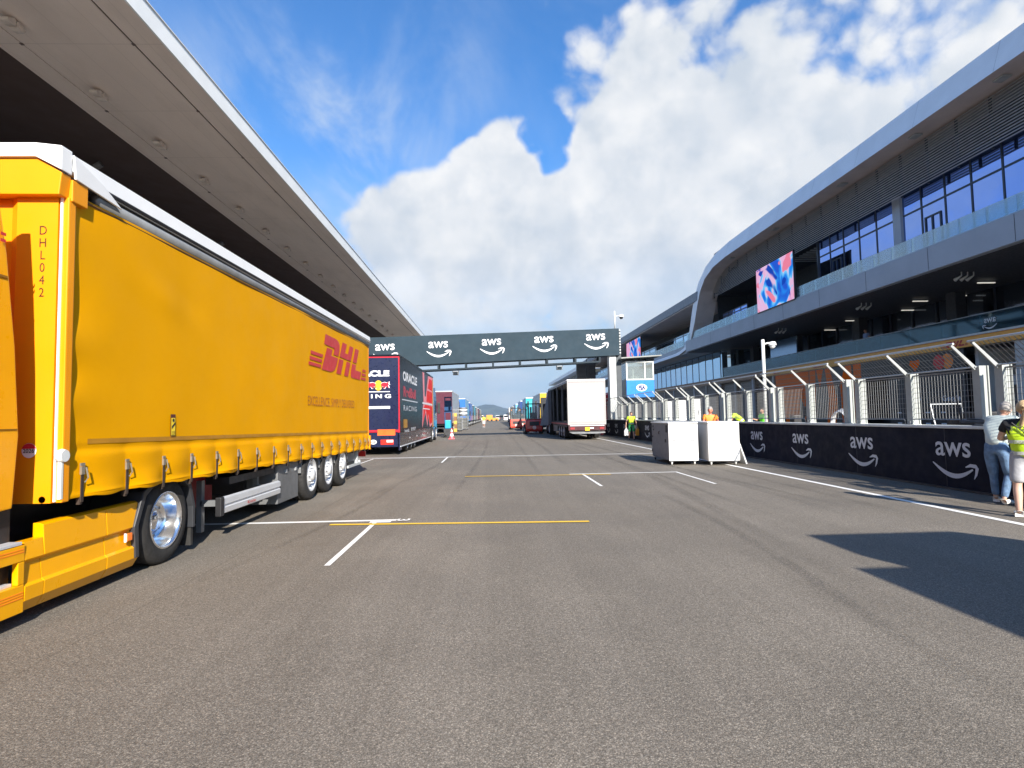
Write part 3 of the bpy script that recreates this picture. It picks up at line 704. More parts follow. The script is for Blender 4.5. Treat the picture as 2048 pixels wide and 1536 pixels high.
def led(y0, y1, z0, z1, x, lab):
    t = thing('led_screen', lab, 'screen', (x, (y0 + y1) / 2, z0))
    h = (y1 - y0) / 2; H = z1 - z0
    MB().box(-.13, -.11, -h + .06, h - .06, .06, H - .06).build('display', SCM, t)
    mb = MB().box(-.12, 0, -h, h, 0, .06).box(-.12, 0, -h, h, H - .06, H).box(-.12, 0, -h, -h + .06, .06, H - .06).box(-.12, 0, h - .06, h, .06, H - .06); mb.build('frame', M_black, t)
    MB().box(-.10, .05, -h + .06, h - .06, .06, H - .06).build('cabinet', M_dark, t)
    return t
led(38.5, 44.1, 9.3, 12.75, 21.05, 'large pink and blue screen on the balcony front of the nearer building section')
led(80, 88.5, 9.4, 12.6, 21.15, 'far smaller-looking screen in pink and blue above the blue-panelled booth')

# ---------------------------------------------------------------- pit wall and its debris fence
pw = thing('pit_wall', 'black pit wall with repeated white smile-arrow marks and a white top ledge', 'wall', (9.0, 30, 0))
M_pw = mat('wall_sheet', (.009, .010, .021), .75, var=.15, vs=1.5, bump=.25, bs=2.2, spec=.2)
mb = MB(); mb.box(0, .42, -34, 75, 0, 1.19); mb.build('barrier', M_pw, pw)
mb = MB(); mb.box(-.03, .48, -34, 75, 1.192, 1.245); mb.build('ledge', mat('wall_ledge', (.66, .68, .64), .5), pw, bevel=.01)
mb = MB(); mb.box(-.06, -.002, -34, 75, .002, .04); mb.build('foot_strip', M_dark, pw)
mb = MB()
for i in range(36): mb.box(-.004, -.001, -30 + 2.8 * i, -29.985 + 2.8 * i, .05, 1.19)
mb.build('sheet_seam', mat('sheet_seam', (.03, .03, .04), .6), pw)
for i in range(-2, 26):
    y = 11.02 + 2.79 * i - 30
    SW.build('lettering', M_letter2, pw, (-.004, y, .22), (0, -1, 0), (0, 0, 1), k=.84, off=.003)
M_post = mat('fence_post', (.37, .39, .37), .55, .0, var=.06, vs=4)
M_wire = mat('fence_wire', (.22, .225, .23), .5, .2, var=.1)
def fence_module():
    t = thing('debris_fence', 'galvanised debris fence bay', 'fence', (9.28, 12.4, 1.245), 0, 'debris fence bays along the top of the pit wall')
    for k, y in enumerate((-1.80, 0, 1.80)):
        mb = MB(); mb.box(-.07, .07, y - .085, y + .085, 0, 1.14); mb.box(.072, .10, y - .11, y + .11, 0, 1.14); mb.box(-.11, .11, y - .12, y + .12, 0, .015)
        o = mb.build('post', M_post, t, bevel=.008)
        mb = MB(); mb.prism([(-.06, 1.12), (-.52, 1.56), (-.55, 1.53), (-.10, 1.065), (.03, 1.065), (.03, 1.12)], 'y', y - .02, y + .02); mb.build('overhang_arm', mat('arm_paint', (.33, .34, .335), .5), o)
    for y0 in (-1.71, .09):
        y1 = y0 + 1.62; mb = MB()
        n = 19
        for i in range(n + 1): y = y0 + .03 + (y1 - y0 - .06) * i / n; mb.box(-.006, .001, y - .0035, y + .0035, .13, 1.05)
        for i in range(9): z = .14 + .11 * i; mb.box(-.012, -.0065, y0, y1, z - .004, z + .004)
        mb.box(-.02, .012, y0, y1, 1.05, 1.08)
        mb.build('mesh_panel', M_wire, t)
        mb = MB(); n = 15
        for i in range(n + 1):
            y = y0 + .05 + (y1 - y0 - .1) * i / n; mb.quad((-.10, y - .006, 1.13), (-.10, y + .006, 1.13), (-.53, y + .006, 1.54), (-.53, y - .006, 1.54)); mb.quad((-.10, y - .006, 1.12), (-.10, y + .006, 1.12), (-.53, y + .006, 1.53), (-.53, y - .006, 1.53))
        for i in range(3): f = .2 + .3 * i; mb.box(-.10 - .43 * f - .005, -.10 - .43 * f + .005, y0, y1, 1.125 + .41 * f, 1.133 + .41 * f)
        mb.build('overhang_mesh', M_wire, t)
    mb = MB(); mb.tube([(-.54, -1.88, 1.56), (-.54, 1.88, 1.56)], .022, 8); mb.build('top_rail', M_galv, t)
    mb = MB(); mb.tube([(-.09, -1.84, 1.12), (-.09, 1.84, 1.12)], .018, 6); mb.build('knee_rail', M_galv, t)
    for y0 in (-1.78, .06):
        mb = MB(); mb.tube([(-.13, y0, .02), (-.13, y0, .09), (-.13, y0 + .04, .12), (-.13, y0 + 1.66, .12), (-.13, y0 + 1.7, .09), (-.13, y0 + 1.7, .02)], .012, 6); mb.build('foot_loop', M_grey, t)
    return t
fm = fence_module()
ords = ['nearest, behind the two people', 'second nearest, left of the two people', 'third nearest, before the black garage', 'fourth nearest, beside the camera pole', 'fifth nearest, right of the orange shirt',
        'sixth nearest, behind the orange shirt', 'seventh nearest, above the left cabinet', 'eighth nearest, before the white cabinets', 'ninth nearest, above the walking person', 'tenth nearest, below the booth', 'eleventh nearest, at the gantry leg', 'farthest, past the gantry leg']
for i in range(12):
    y = 12.42 + 4.09 * (i - 1)
    lab = 'galvanised fence bay on the pit wall, ' + ords[i]
    if i == 0: fm.location.y = y; fm['label'] = lab
    else: dup(fm, (9.28, y, 1.245), label=lab)

# ---------------------------------------------------------------- start gantry
ga = thing('start_gantry', 'dark grey gantry beam across the track carrying five white marks', 'gantry', (0, 42, 0))
M_gb = mat('gantry_sheet', (.030, .050, .066), .7, var=.08, vs=1, bump=.05, bs=2, spec=.15)
xl, xr = -12.5, 9.45; zl0, zl1, zr0, zr1 = 5.20, 7.43, 5.98, 7.97
def gz(x, a, b): return a + (b - a) * (x - xl) / (xr - xl)
mb = MB(); mb.v += [(xl, 0, zl0), (xr, 0, zr0), (xr, 0, zr1), (xl, 0, zl1), (xl, 1.2, zl0), (xr, 1.2, zr0), (xr, 1.2, zr1), (xl, 1.2, zl1)]
for q in ((0, 1, 2, 3), (5, 4, 7, 6), (0, 4, 5, 1), (3, 2, 6, 7), (0, 3, 7, 4), (1, 5, 6, 2)): mb.f.append(q); mb.mi.append(0)
mb.build('beam', M_gb, ga)
us = Vector((xr - xl, 0, zr0 - zl0 - .05)).normalized()
for xx in (-11.6, -7.75, -3.88, 0.02, 3.88, 7.72):
    SW.build('lettering', M_letter, ga, (xx, -.001, gz(xx, zl0, zr0) + .50), us, (0, 0, 1), k=1.38, off=.01)
mb = MB()
for xx in (-8.9, -6.0, -3.9, -1.9, .1, 2.1, 4.1, 6.2, 8.0): z = gz(xx, zl0, zr0); mb.box(xx - .07, xx + .07, .1, .24, z - .34, z - .002); mb.box(xx - .07, xx + .07, .9, 1.04, z - .34, z - .002)
for yy in (.1, .9): mb.quad((-6.0, yy, gz(-6, zl0, zr0) - .46), (8.05, yy, gz(8.05, zl0, zr0) - .46), (8.05, yy, gz(8.05, zl0, zr0) - .345), (-6, yy, gz(-6, zl0, zr0) - .345)); mb.quad((-6.0, yy, gz(-6, zl0, zr0) - .46), (8.05, yy, gz(8.05, zl0, zr0) - .46), (8.05, yy + .14, gz(8.05, zl0, zr0) - .46), (-6, yy + .14, gz(-6, zl0, zr0) - .46))
mb.build('under_frame', mat('gantry_frame', (.02, .032, .042), .6, spec=.2), ga)
mb = MB(); mb.box(8.72, 9.22, .2, 1.0, 1.25, 5.97); mb.build('pillar', M_lgrey, ga, bevel=.02)
mb = MB(); mb.box(9.23, 9.62, .25, .95, 1.25, 7.9)
mb.build('cable_riser', mat('riser_dark', (.045, .055, .065), .5), ga)
mb = MB()
for k in range(9): mb.box(9.46, 9.56, -.02, .24, 6.1 + k * .21, 6.2 + k * .21)
mb.build('rung', M_lgrey, ga)
mb = MB(); mb.box(-12.5, -12.0, .2, 1.0, 0, 5.2); mb.build('pillar', M_lgrey, ga)
def hang_cam(x, lab):
    z = gz(x, zl0, zr0) - .462
    t = thing('hanging_camera', lab, 'camera', (x, 42.25, z), 0, 'boxes hanging below the gantry')
    MB().box(-.24, -.2, -.03, .03, -.2, 0).box(.2, .24, -.03, .03, -.2, 0).build('bracket', M_dark, t)
    MB().box(-.2, .2, -.16, .3, -.38, -.10).build('housing', M_grey, t, bevel=.02)
    MB().box(-.16, .16, -.2, -.161, -.36, -.16).build('front_glass', M_glassd, t)
hang_cam(-2.65, 'grey box hanging under the gantry, left of its middle'); hang_cam(5.0, 'grey box hanging under the gantry, above the white trailer')
t = thing('loudspeaker_stack', 'two black grille boxes hanging under the right end of the gantry', 'loudspeaker', (7.6, 45.5, 0))
for xx in (-.45, .32):
    mb = MB(); mb.box(xx - .36, xx + .36, 0, .5, 4.45, 5.75); o = mb.build('cabinet', M_black, t, bevel=.03)
    mb = MB()
    for k in range(12): mb.box(xx - .32, xx + .32, -.012, -.002, 4.52 + .1 * k, 4.56 + .1 * k)
    mb.build('grille', M_dark, o)
mb = MB(); mb.box(-.8, .7, .2, .3, 5.76, 5.86); mb.tube([(0, .25, 5.86), (0, .25, 6.05), (0, -2.4, 6.05)], .04); mb.build('hanger', M_grey, t)

def cctv(name, lab, loc, h, r, arm, s=1.):
    t = thing(name, lab, 'camera', loc)
    MB().tube([(0, 0, 0), (0, 0, h)], r, 12).build('pole', M_offw, t, smooth=True)
    MB().tube([(0, 0, arm), (.22 * s, 0, arm + .05), (.34 * s, 0, arm)], .03, 8).build('arm', M_offw, t)
    mb = MB(); mb.lathe([(.01, .12 * s), (.12 * s, .10 * s), (.15 * s, 0), (.15 * s, -.04 * s)], (.40 * s, 0, arm), 'z', 16); o = mb.build('housing', M_white, t, smooth=True)
    MB().ball((.40 * s, 0, arm - .06 * s), .11 * s).build('dome', M_black if s > 1.2 else M_white, o, smooth=True)
    return t
cctv('camera_pole', 'slim white pole on the pit wall with a white dome camera', (9.42, 19.55, 1.245), 2.85, .055, 2.68, .85)
t = cctv('camera_mast', 'thin mast on top of the gantry with a white dome camera', (9.25, 42.4, 7.98), 1.35, .05, .95, 1.25)

# marshal booth on the wall
bo = thing('marshal_booth', 'raised glazed booth with a bright blue front panel and flat dark roof', 'booth', (10.94, 42.0, -.166)); bo.scale = (1.105, 1.105, 1.105)
M_blue = mat('booth_blue', (.0, .19, .62), .4, var=.05)
mb = MB(); mb.box(-.93, .93, .03, 2.6, 2.75, 2.85); mb.build('floor', M_lgrey, bo)
mb = MB(); mb.box(-.93, .93, 0, .025, 2.72, 3.86); mb.build('front_panel', M_blue, bo)
mb = MB(); 
for x in (-.35, .3): mb.box(x, x + .012, -.004, -.001, 2.74, 3.85)
mb.build('panel_joint', mat('blue_joint', (.0, .09, .35), .5), bo)
F = Flat(); F.ellipse(0, 0, .36, .24, 28); F.build('emblem', M_letter, bo, (.08, -.001, 3.36), (1, 0, 0), (0, 0, 1), off=.004)
F = Flat(); F.text('FIA', 0, -.10, .20, bold=.05, align='CENTER', wide=1.2); F.poly([(-.22, .12), (.22, .12), (.18, .16), (-.18, .16)]).poly([(-.22, -.12), (.22, -.12), (.18, -.16), (-.18, -.16)])
F.build('lettering', mat('emblem_blue', (.005, .02, .14), .6, spec=.1), bo, (.08, -.012, 3.36), (1, 0, 0), (0, 0, 1), off=.004)
mb = MB()
for x in (-.93, .85): mb.box(x, x + .08, 0, .08, 3.87, 5.15); mb.box(x, x + .08, 2.5, 2.58, 2.86, 5.15)
mb.box(-.85, .85, .002, .07, 3.87, 3.95); mb.box(-.85, .85, .002, .07, 5.05, 5.15); mb.box(.30, .37, .004, .06, 3.95, 5.05); mb.box(-.42, -.36, .3, .36, 3.0, 4.6)
mb.box(-.93, -.86, .08, 2.5, 5.05, 5.15); mb.box(-.93, -.86, .08, 2.5, 3.87, 3.95)
mb.build('window_frame', M_offw, bo)
mb = MB(); mb.box(-.85, .85, .03, .04, 3.95, 5.05); mb.box(-.90, -.89, .08, 2.5, 3.95, 5.05); mb.build('window', sheet_glass('booth_glass', (.86, .90, .88), .12, .20, (.5, .52, .5)), bo)
mb = MB(); mb.box(-.93, -.88, .08, 2.55, 2.86, 3.86); mb.box(.88, .93, .08, 2.55, 2.86, 5.0); mb.box(-.86, .86, 2.5, 2.55, 2.86, 5.0); mb.build('side_wall', M_lgrey, bo)
mb = MB(); mb.box(-.3, .3, 1.4, 2.2, 2.86, 4.3); mb.build('desk', M_grey, bo)
mb = MB(); mb.v += [(-1.35, -.5, 5.28), (1.35, -.5, 5.42), (1.35, 3.0, 5.42), (-1.35, 3.0, 5.28), (-1.35, -.5, 5.36), (1.35, -.5, 5.49), (1.35, 3.0, 5.49), (-1.35, 3.0, 5.36)]
for q in ((3, 2, 1, 0), (4, 5, 6, 7), (0, 1, 5, 4), (1, 2, 6, 5), (2, 3, 7, 6), (3, 0, 4, 7)): mb.f.append(q); mb.mi.append(0)
mb.build('roof', mat('booth_roof', (.28, .29, .27), .6), bo)
mb = MB()
for x in (-.9, -.45, 0, .45, .85): mb.box(x, x + .1, -.1, 2.6, 5.16, 5.27)
mb.build('rafter', M_dark, bo)
mb = MB()
for x in (-.9, .82):
    for y in (.4, 2.4): mb.box(x, x + .1, y, y + .1, 0, 2.74)
mb.build('leg', M_dark, bo)
# pit-side white cabinets, red box and clutter behind the wall
for i, (x, y, s) in enumerate(((10.6, 33.0, .9), (10.6, 35.4, 1.0), (10.7, 30.6, .5))):
    t = thing('pit_cabinet', ['white cabinet behind the pit wall, right of the walking man', 'taller white cabinet behind the pit wall, above the walking man', 'narrow white cabinet behind the pit wall, third from the booth'][i], 'cabinet', (x, y, 0), 0, 'white cabinets behind the wall')
    MB().box(0, s, 0, .7, 0.05, 2.35).build('body', M_offw, t, bevel=.02); MB().box(.04, s - .04, -.02, -.003, .12, 2.28).build('door', M_white, t); MB().box(s - .14, s - .1, -.05, -.021, 1.5, 1.75).build('handle', M_dark, t)
t = thing('red_tent', 'small red canopy beside the gantry leg behind the pit wall', 'tent', (9.6, 46, 0))
MB().prism([(-1.1, 2.7), (0, 3.45), (1.1, 2.7)], 'y', 0, 2.4).build('canopy', mat('tent_red', (.62, .03, .05), .6), t)
for x in (-1.05, -.35, .35, 1.0): MB().box(x, x + .07, 0, .07, 0, 2.7).build('leg', M_white, t)
mb = MB(); mb.box(-1.0, 1.0, .5, .52, 0, 2.7); mb.build('back_cloth', mat('tent_red', (.62, .03, .05), .6), t)
# ---------------------------------------------------------------- wheels
def tyre_mesh(r, w, name='tyre'):
    mb = MB(); mb.lathe([(r * .60, -w * .5 + .02), (r * .64, -w * .5 - .01), (r * .80, -w * .5 - .012), (r * .93, -w * .5), (r * .985, -w * .42), (r, -w * .3), (r, -w * .12), (r * .985, -w * .11), (r * .985, -w * .09), (r, -w * .08), (r, w * .08), (r * .985, w * .09), (r * .985, w * .11), (r, w * .12), (r, w * .3), (r * .985, w * .42), (r * .93, w * .5), (r * .80, w * .5 + .012), (r * .64, w * .5 + .01), (r * .60, w * .5 - .02)], n=40)
    return mb.mesh(name, M_rubber, True)
def rim_deep(r, w, m):
    """dished drive-axle rim, hub set deep; outside at -x*sgn handled by caller"""
    mb = MB(); a = w * .5
    mb.lathe([(r * .66, a + .012), (r * .64, a + .02), (r * .60, a + .012), (r * .585, a - .02), (r * .56, a - .05), (r * .555, a - .10), (r * .52, a - .13), (r * .50, a - .19), (r * .30, a - .20), (r * .26, a - .20), (r * .25, a - .12), (r * .22, a - .10), (.001, a - .10)], n=36)
    for k in range(10):
        an = 2 * math.pi * k / 10; mb.lathe([(.018, a - .16), (.018, a - .20)], (0, math.cos(an) * r * .40, math.sin(an) * r * .40), n=6)
    return mb.mesh('rim', m, True)
def rim_flat(r, w, m):
    mb = MB(); a = w * .5
    mb.lathe([(r * .66, a + .012), (r * .63, a + .015), (r * .59, a), (r * .55, a - .05), (r * .53, a - .07), (r * .47, a - .06), (r * .38, a - .02), (r * .30, a + .0), (r * .24, a + .0), (r * .23, a + .03), (r * .20, a + .06), (.001, a + .07)], n=32)
    for k in range(10):
        an = 2 * math.pi * k / 10; mb.lathe([(.016, a + .03), (.016, a - .03)], (0, math.cos(an) * r * .33, math.sin(an) * r * .33), n=6)
    return mb.mesh('rim', m, True)
WC = {}
def wheel(parent, x, y, r=.48, w=.32, side=1, kind='flat', m=None):
    m = m or M_offw; key = (r, w, kind, m.name)
    if key not in WC: WC[key] = (tyre_mesh(r, w), (rim_deep if kind == 'deep' else rim_flat)(r, w, m))
    ty, ri = WC[key]
    t = link('wheel', ty, parent, (x, y, r)); rr = link('rim', ri, t)
    if side < 0: rr.rotation_euler = (0, 0, math.pi)
    return t

# ================================================================ the yellow courier lorry
M_yel = mat('courier_yellow', (.80, .29, .003), .45, var=.04, vs=.8, spec=.3)
M_cur = mat('curtain_yellow', (.74, .335, .0), .58, var=.025, vs=.9, bump=.12, bs=5, spec=.06)
M_red2 = mat('dark_red', (.28, .01, .015), .5)
dl = thing('courier_lorry', 'long yellow curtain-sided lorry with a white roof edge, nearest on the left', 'lorry', (-4.9, 5.0, 0))
def L(x, y, z): return (x + 4.9, y - 5, z)
def Lb(mb, x0, x1, y0, y1, z0, z1): return mb.box(x0 + 4.9, x1 + 4.9, y0 - 5, y1 - 5, z0, z1)
XS, YF, YR = -3.63, 5.0, 17.1
BUCK = [5.21 + i * .0 for i in range(1)] + [5.83, 6.47, 7.07, 7.70, 8.34, 8.98, 9.64, 10.32, 11.0, 11.68, 12.36, 13.04, 13.72, 14.4, 15.1, 15.8, 16.45, 16.95]
def hem(y): return .945 + (.73 - .945) * (y - YF) / (YR - YF)
def top(y): return 3.60 + .14 * (y - YF) / (YR - YF)
rnd = random.Random(3)
amp = [rnd.uniform(.5, 1.2) for _ in BUCK]; ph = [rnd.uniform(-1, 1) for _ in BUCK]
def cur_x(y, z):
    h = z - hem(y); d = 0
    i = max(0, min(len(BUCK) - 2, sum(1 for b in BUCK if b <= y) - 1)); a, b = BUCK[i], BUCK[i + 1]; t = max(0, min(1, (y - a) / (b - a)))
    lo = max(0, 1 - h / .48)
    d += .050 * amp[i] * math.sin(math.pi * t) * (lo ** .8) * (1 if h > .03 else .75)
    d += .016 * amp[i] * math.sin(math.pi * t) * math.sin(h * 16 + ph[i] * 3) * lo
    d -= .014 * math.exp(-((h - .42) / .035) ** 2)
    d += .010 * math.exp(-((h - .02) / .03) ** 2)
    # slack pleats by the front pillar
    e = math.exp(-(y - YF) / .22); d += .020 * e * math.sin(z * 8.5 + 1.3 * math.sin(z * 3.1)) - .01 * e
    d += .006 * math.sin(y * 1.3 + z * .9) * math.sin(z * 1.1) + .002 * math.sin(y * 3.7 - z * 2.2)
    d += .02 * math.exp(-((y - 6.6) / .7) ** 2 - ((z - 2.95) / .22) ** 2) * math.sin((y - 6.6) * 4 + z * 5)
    e2 = math.exp(-(YR - y) / .15); d -= .02 * e2
    return XS + d
mb = MB(); NY, NZ = 300, 96
zs = []
for j in range(NZ + 1): s_ = j / NZ; zs.append(s_ ** 1.8)
for i in range(NY + 1):
    y = YF + .04 + (YR - YF - .06) * (i / NY) ** 1.15
    sag = 0
    for j in range(NZ + 1):
        hz = hem(y) + .012 * math.sin(y * 9.8 + .6) * (1 if j < 2 else 0)
        z = hz + (top(y) - hz) * zs[j]; mb.v.append((cur_x(y, z) + 4.9, y - 5, z))
for i in range(NY):
    for j in range(NZ):
        a = i * (NZ + 1) + j; mb.f.append((a, a + NZ + 1, a + NZ + 2, a + 1)); mb.mi.append(0)
cu = mb.build('curtain', M_cur, dl, smooth=True)
mb = MB()
for i in range(60):
    y0 = YF + .3 + (YR - YF - .5) * i / 60; y1 = YF + .3 + (YR - YF - .5) * (i + 1) / 60
    def q(y, dz): z = hem(y) + dz; return (cur_x(y, z) + 4.9 + .004, y - 5, z)
    mb.quad(q(y0, .465), q(y1, .465), q(y1, .51), q(y0, .51))
mb.build('curtain_belt', mat('belt_brown', (.42, .19, .008), .5), cu)
# logo and writing on the curtain
def on_curtain(F, name, m, y0, z0, k, ku=None, parent=None):
    me = bpy.data.meshes.new(name); vs = []
    ku = ku or k
    # split long faces so they follow the cloth
    bm = bmesh.new(); vv = [bm.verts.new((a * ku, b * k, 0)) for a, b in F.v]
    for f in F.f:
        try: bm.faces.new([vv[i] for i in f])
        except ValueError: pass
    bmesh.ops.triangulate(bm, faces=bm.faces)
    bmesh.ops.subdivide_edges(bm, edges=[e for e in bm.edges if e.calc_length() > .25], cuts=2, use_grid_fill=True)
    for v in bm.verts:
        y, z = y0 + v.co.x, z0 + v.co.y; v.co = (cur_x(y, z) + 4.9 + .012, y - 5, z)
    bm.to_mesh(me); bm.free(); me.materials.append(m); return link(name, me, parent or cu)
M_crf = mat('curtain_print_red', (.56, .03, .03), .5, var=.08, vs=2)
on_curtain(CO, 'lettering', M_crf, 12.33, 2.66, .80, .90)
F = Flat().text('EXCELLENCE. SIMPLY DELIVERED.', 0, 0, .20, bold=-.006, wide=1.0); wmax = max(v[0] for v in F.v); F.v = [(a * 3.85 / wmax, b) for a, b in F.v]
on_curtain(F, 'lettering', mat('curtain_print_brown', (.38, .10, .01), .5), 11.42, 1.88, 1)
F = Flat().rect(0, 0, .10, .245); on_curtain(F, 'warning_sticker', mat('sticker_dark', (.10, .02, .02), .5), 6.61, 1.43, 1)
F = Flat().rect(.008, .008, .092, .205); st = on_curtain(F, 'sticker_field', mat('sticker_yellow', (.85, .62, .03), .5), 6.61, 1.43, 1); st.data.transform(Matrix.Translation((.003, 0, 0)))
F = Flat().poly([(.015, .08), (.085, .13), (.085, .16), (.015, .11)]).ellipse(.05, .178, .022, .02, 12).text('ANGLES', .012, .038, .018, wide=.85).text('MORTS', .012, .014, .018, wide=.95)
st = on_curtain(F, 'sticker_mark', M_black, 6.61, 1.43, 1); st.data.transform(Matrix.Translation((.006, 0, 0)))
# straps and buckles
for i, y in enumerate(BUCK):
    h = hem(y); x = cur_x(y, h + .15) + 4.9
    t0 = h + .31
    mb = MB(); mb.box(x + .016, x + .024, y - 5 - .016, y - 5 + .016, h - .04, t0 - .10); mb.box(x - .02, x + .012, y - 5 - .014, y - 5 + .014, h - .06, h + .01); o = mb.build('strap', mat('strap_web', (.035, .022, .015), .8), dl)
    mb = MB(); mb.box(x + .012, x + .030, y - 5 - .021, y - 5 + .021, t0 - .11, t0 - .04); mb.box(x + .014, x + .026, y - 5 - .025, y - 5 + .025, t0 - .035, t0 - .01); mb.tube([(x + .04, y - 5 + .02, t0 - .05), (x + .055, y - 5 + .025, t0 - .14), (x + .03, y - 5 + .02, t0 - .18)], .007, 6)
    mb.build('buckle', mat('buckle_steel', (.30, .27, .22), .4, .5), o)
# roof: white cap, side rail, grey tube under it
mb = MB(); mb.v = []
prof = [(-6.22, 3.88), (-6.22, 4.0), (-3.75, 4.0), (-3.60, 3.95), (-3.585, 3.80), (-3.63, 3.77), (-3.70, 3.80)]
a_ = len(prof)
for (yy, dz) in ((YF - .02, -.035), (YR, .06)):
    for (x, z) in prof: mb.v.append((x + 4.9, yy - 5, z + dz))
mb.f.append(tuple(range(a_))); mb.f.append(tuple(range(2 * a_ - 1, a_ - 1, -1)))
for i in range(a_): j = (i + 1) % a_; mb.f.append((i, a_ + i, a_ + j, j))
mb.mi = [0] * len(mb.f); mb.build('roof_edge', M_white, dl)
mb = MB(); mb.tube([L(-3.66, YF + .35, 3.66), L(-3.66, YR, 3.795)], .058, 12); mb.build('curtain_rail', M_grey, dl, smooth=True)
mb = MB(); mb.tube([L(-3.60, YF + .4, 3.755), L(-3.60, YR, 3.88)], .02, 6); mb.build('roof_trim', M_dark, dl)
mb = MB(); mb.tube([L(-3.635, YF + .2, 3.575), L(-3.635, YR, 3.715)], .014, 6); mb.build('rail_under_trim', mat('trim_brown', (.16, .07, .01), .6), dl)  # thin brown tube just below the curtain rail
# front corner fairing (white, tapering back) and yellow front box under the white cap
mb = MB(); mb.prism([(YF - 5 - .03, 3.90), (YF - 5 + .0, 3.70), (YF - 5 + .62, 3.66), (YF - 5 + .35, 3.79)], 'x', -3.59 + 4.9, -3.57 + 4.9); mb.build('corner_fairing', M_white, dl, bevel=.004)
mb = MB(); mb.prism([(-6.15 + 4.9, 3.835), (-3.80 + 4.9, 3.835), (-3.585 + 4.9, 3.72), (-3.585 + 4.9, 3.93), (-3.80 + 4.9, 3.955), (-6.15 + 4.9, 3.955)], 'y', YF - 5 - .16, YF - 5 - .03)
mb.build('front_cap', M_white, dl, bevel=.01)
mb = MB(); mb.prism([(-6.12 + 4.9, 3.54), (-3.62 + 4.9, 3.52), (-3.60 + 4.9, 3.71), (-3.80 + 4.9, 3.83), (-6.12 + 4.9, 3.83)], 'y', YF - 5 - .13, YF - 5 - .02)
Lb(mb, -3.72, -3.585, YF - .02, YF + .17, 3.50, 3.69)
mb.build('front_box', M_yel, dl, bevel=.008)
mb = MB()
xx = [-6.15, -5.4, -5.3, -5.05, -4.95, -4.7, -4.6, -4.35, -4.25, -4.1, -4.02]; dd = [0, 0, .05, .05, 0, 0, .05, .05, 0, 0, .05]
poly = [(x + 4.9, YF - 5 - d) for x, d in zip(xx, dd)] + [(-3.68 + 4.9, YF - 5 - .05), (-3.68 + 4.9, YF - 5 + .1), (-6.15 + 4.9, YF - 5 + .1)]
mb.prism(poly, 'z', .93, 3.56); mb.build('front_wall', M_yel, dl)
mb = MB(); Lb(mb, -3.675, -3.60, YF - .035, YF + .05, .93, 3.53); mb.build('corner_post', M_yel, dl, bevel=.01)
mb = MB(); Lb(mb, -3.662, -3.645, YF - .05, YF - .036, .94, 3.53); mb.build('corner_strip', M_white, dl)
mb = MB(); mb.lathe([(.001, .03), (.05, .03), (.06, 0), (.05, -.03), (.001, -.03)], L(-3.61, YF - .03, 1.32), 'x', 16); Lb(mb, -3.63, -3.60, YF - .05, YF - .02, .96, 1.28); mb.build('curtain_tensioner', M_offw, dl)
F = Flat()
for i, ch in enumerate('DHL042'): F.text(ch, 0, -.107 * i, .08, bold=0, wide=.85, align='CENTER')
F.build('lettering', mat('print_brown', (.07, .02, .004), .6), dl, L(-3.80, YF - .0505, 3.20), (1, 0, 0), (0, 0, 1), off=.002)
F = Flat().ellipse(0, 0, .06, .062, 24); F.build('year_sticker', M_white, dl, L(-3.86, YF - .0505, 1.37), (1, 0, 0), (0, 0, 1))
F = Flat().poly([(.06 * math.cos(a * math.pi / 12), .06 * math.sin(a * math.pi / 12)) for a in range(1, 12)]); F.build('sticker_top', mat('sticker_red', (.6, .02, .04), .5), dl, L(-3.86, YF - .0515, 1.37), (1, 0, 0), (0, 0, 1), off=.007)
Flat().text('2026', 0, -.018, .034, bold=.01, align='CENTER').build('lettering', M_black, dl, L(-3.86, YF - .053, 1.37), (1, 0, 0), (0, 0, 1), off=.009)
# trailer body core, rear frame, roof skin
mb = MB(); Lb(mb, -6.1, -3.80, YF + .1, YR - .02, 1.0, 3.88); mb.build('load_box', M_dark, dl)
mb = MB(); Lb(mb, -6.2, -6.16, YF, YR, .9, 3.8); mb.build('curtain', M_cur, dl)
mb = MB(); Lb(mb, -6.2, -3.64, YR - .06, YR + .0, .82, 3.92); mb.build('rear_door', M_yel, dl)
mb = MB(); Lb(mb, -3.66, -3.60, YR - .02, YR + .10, .72, 1.10); Lb(mb, -6.2, -3.60, YR + .0, YR + .10, .70, .82); mb.build('rear_sill', M_yel, dl)
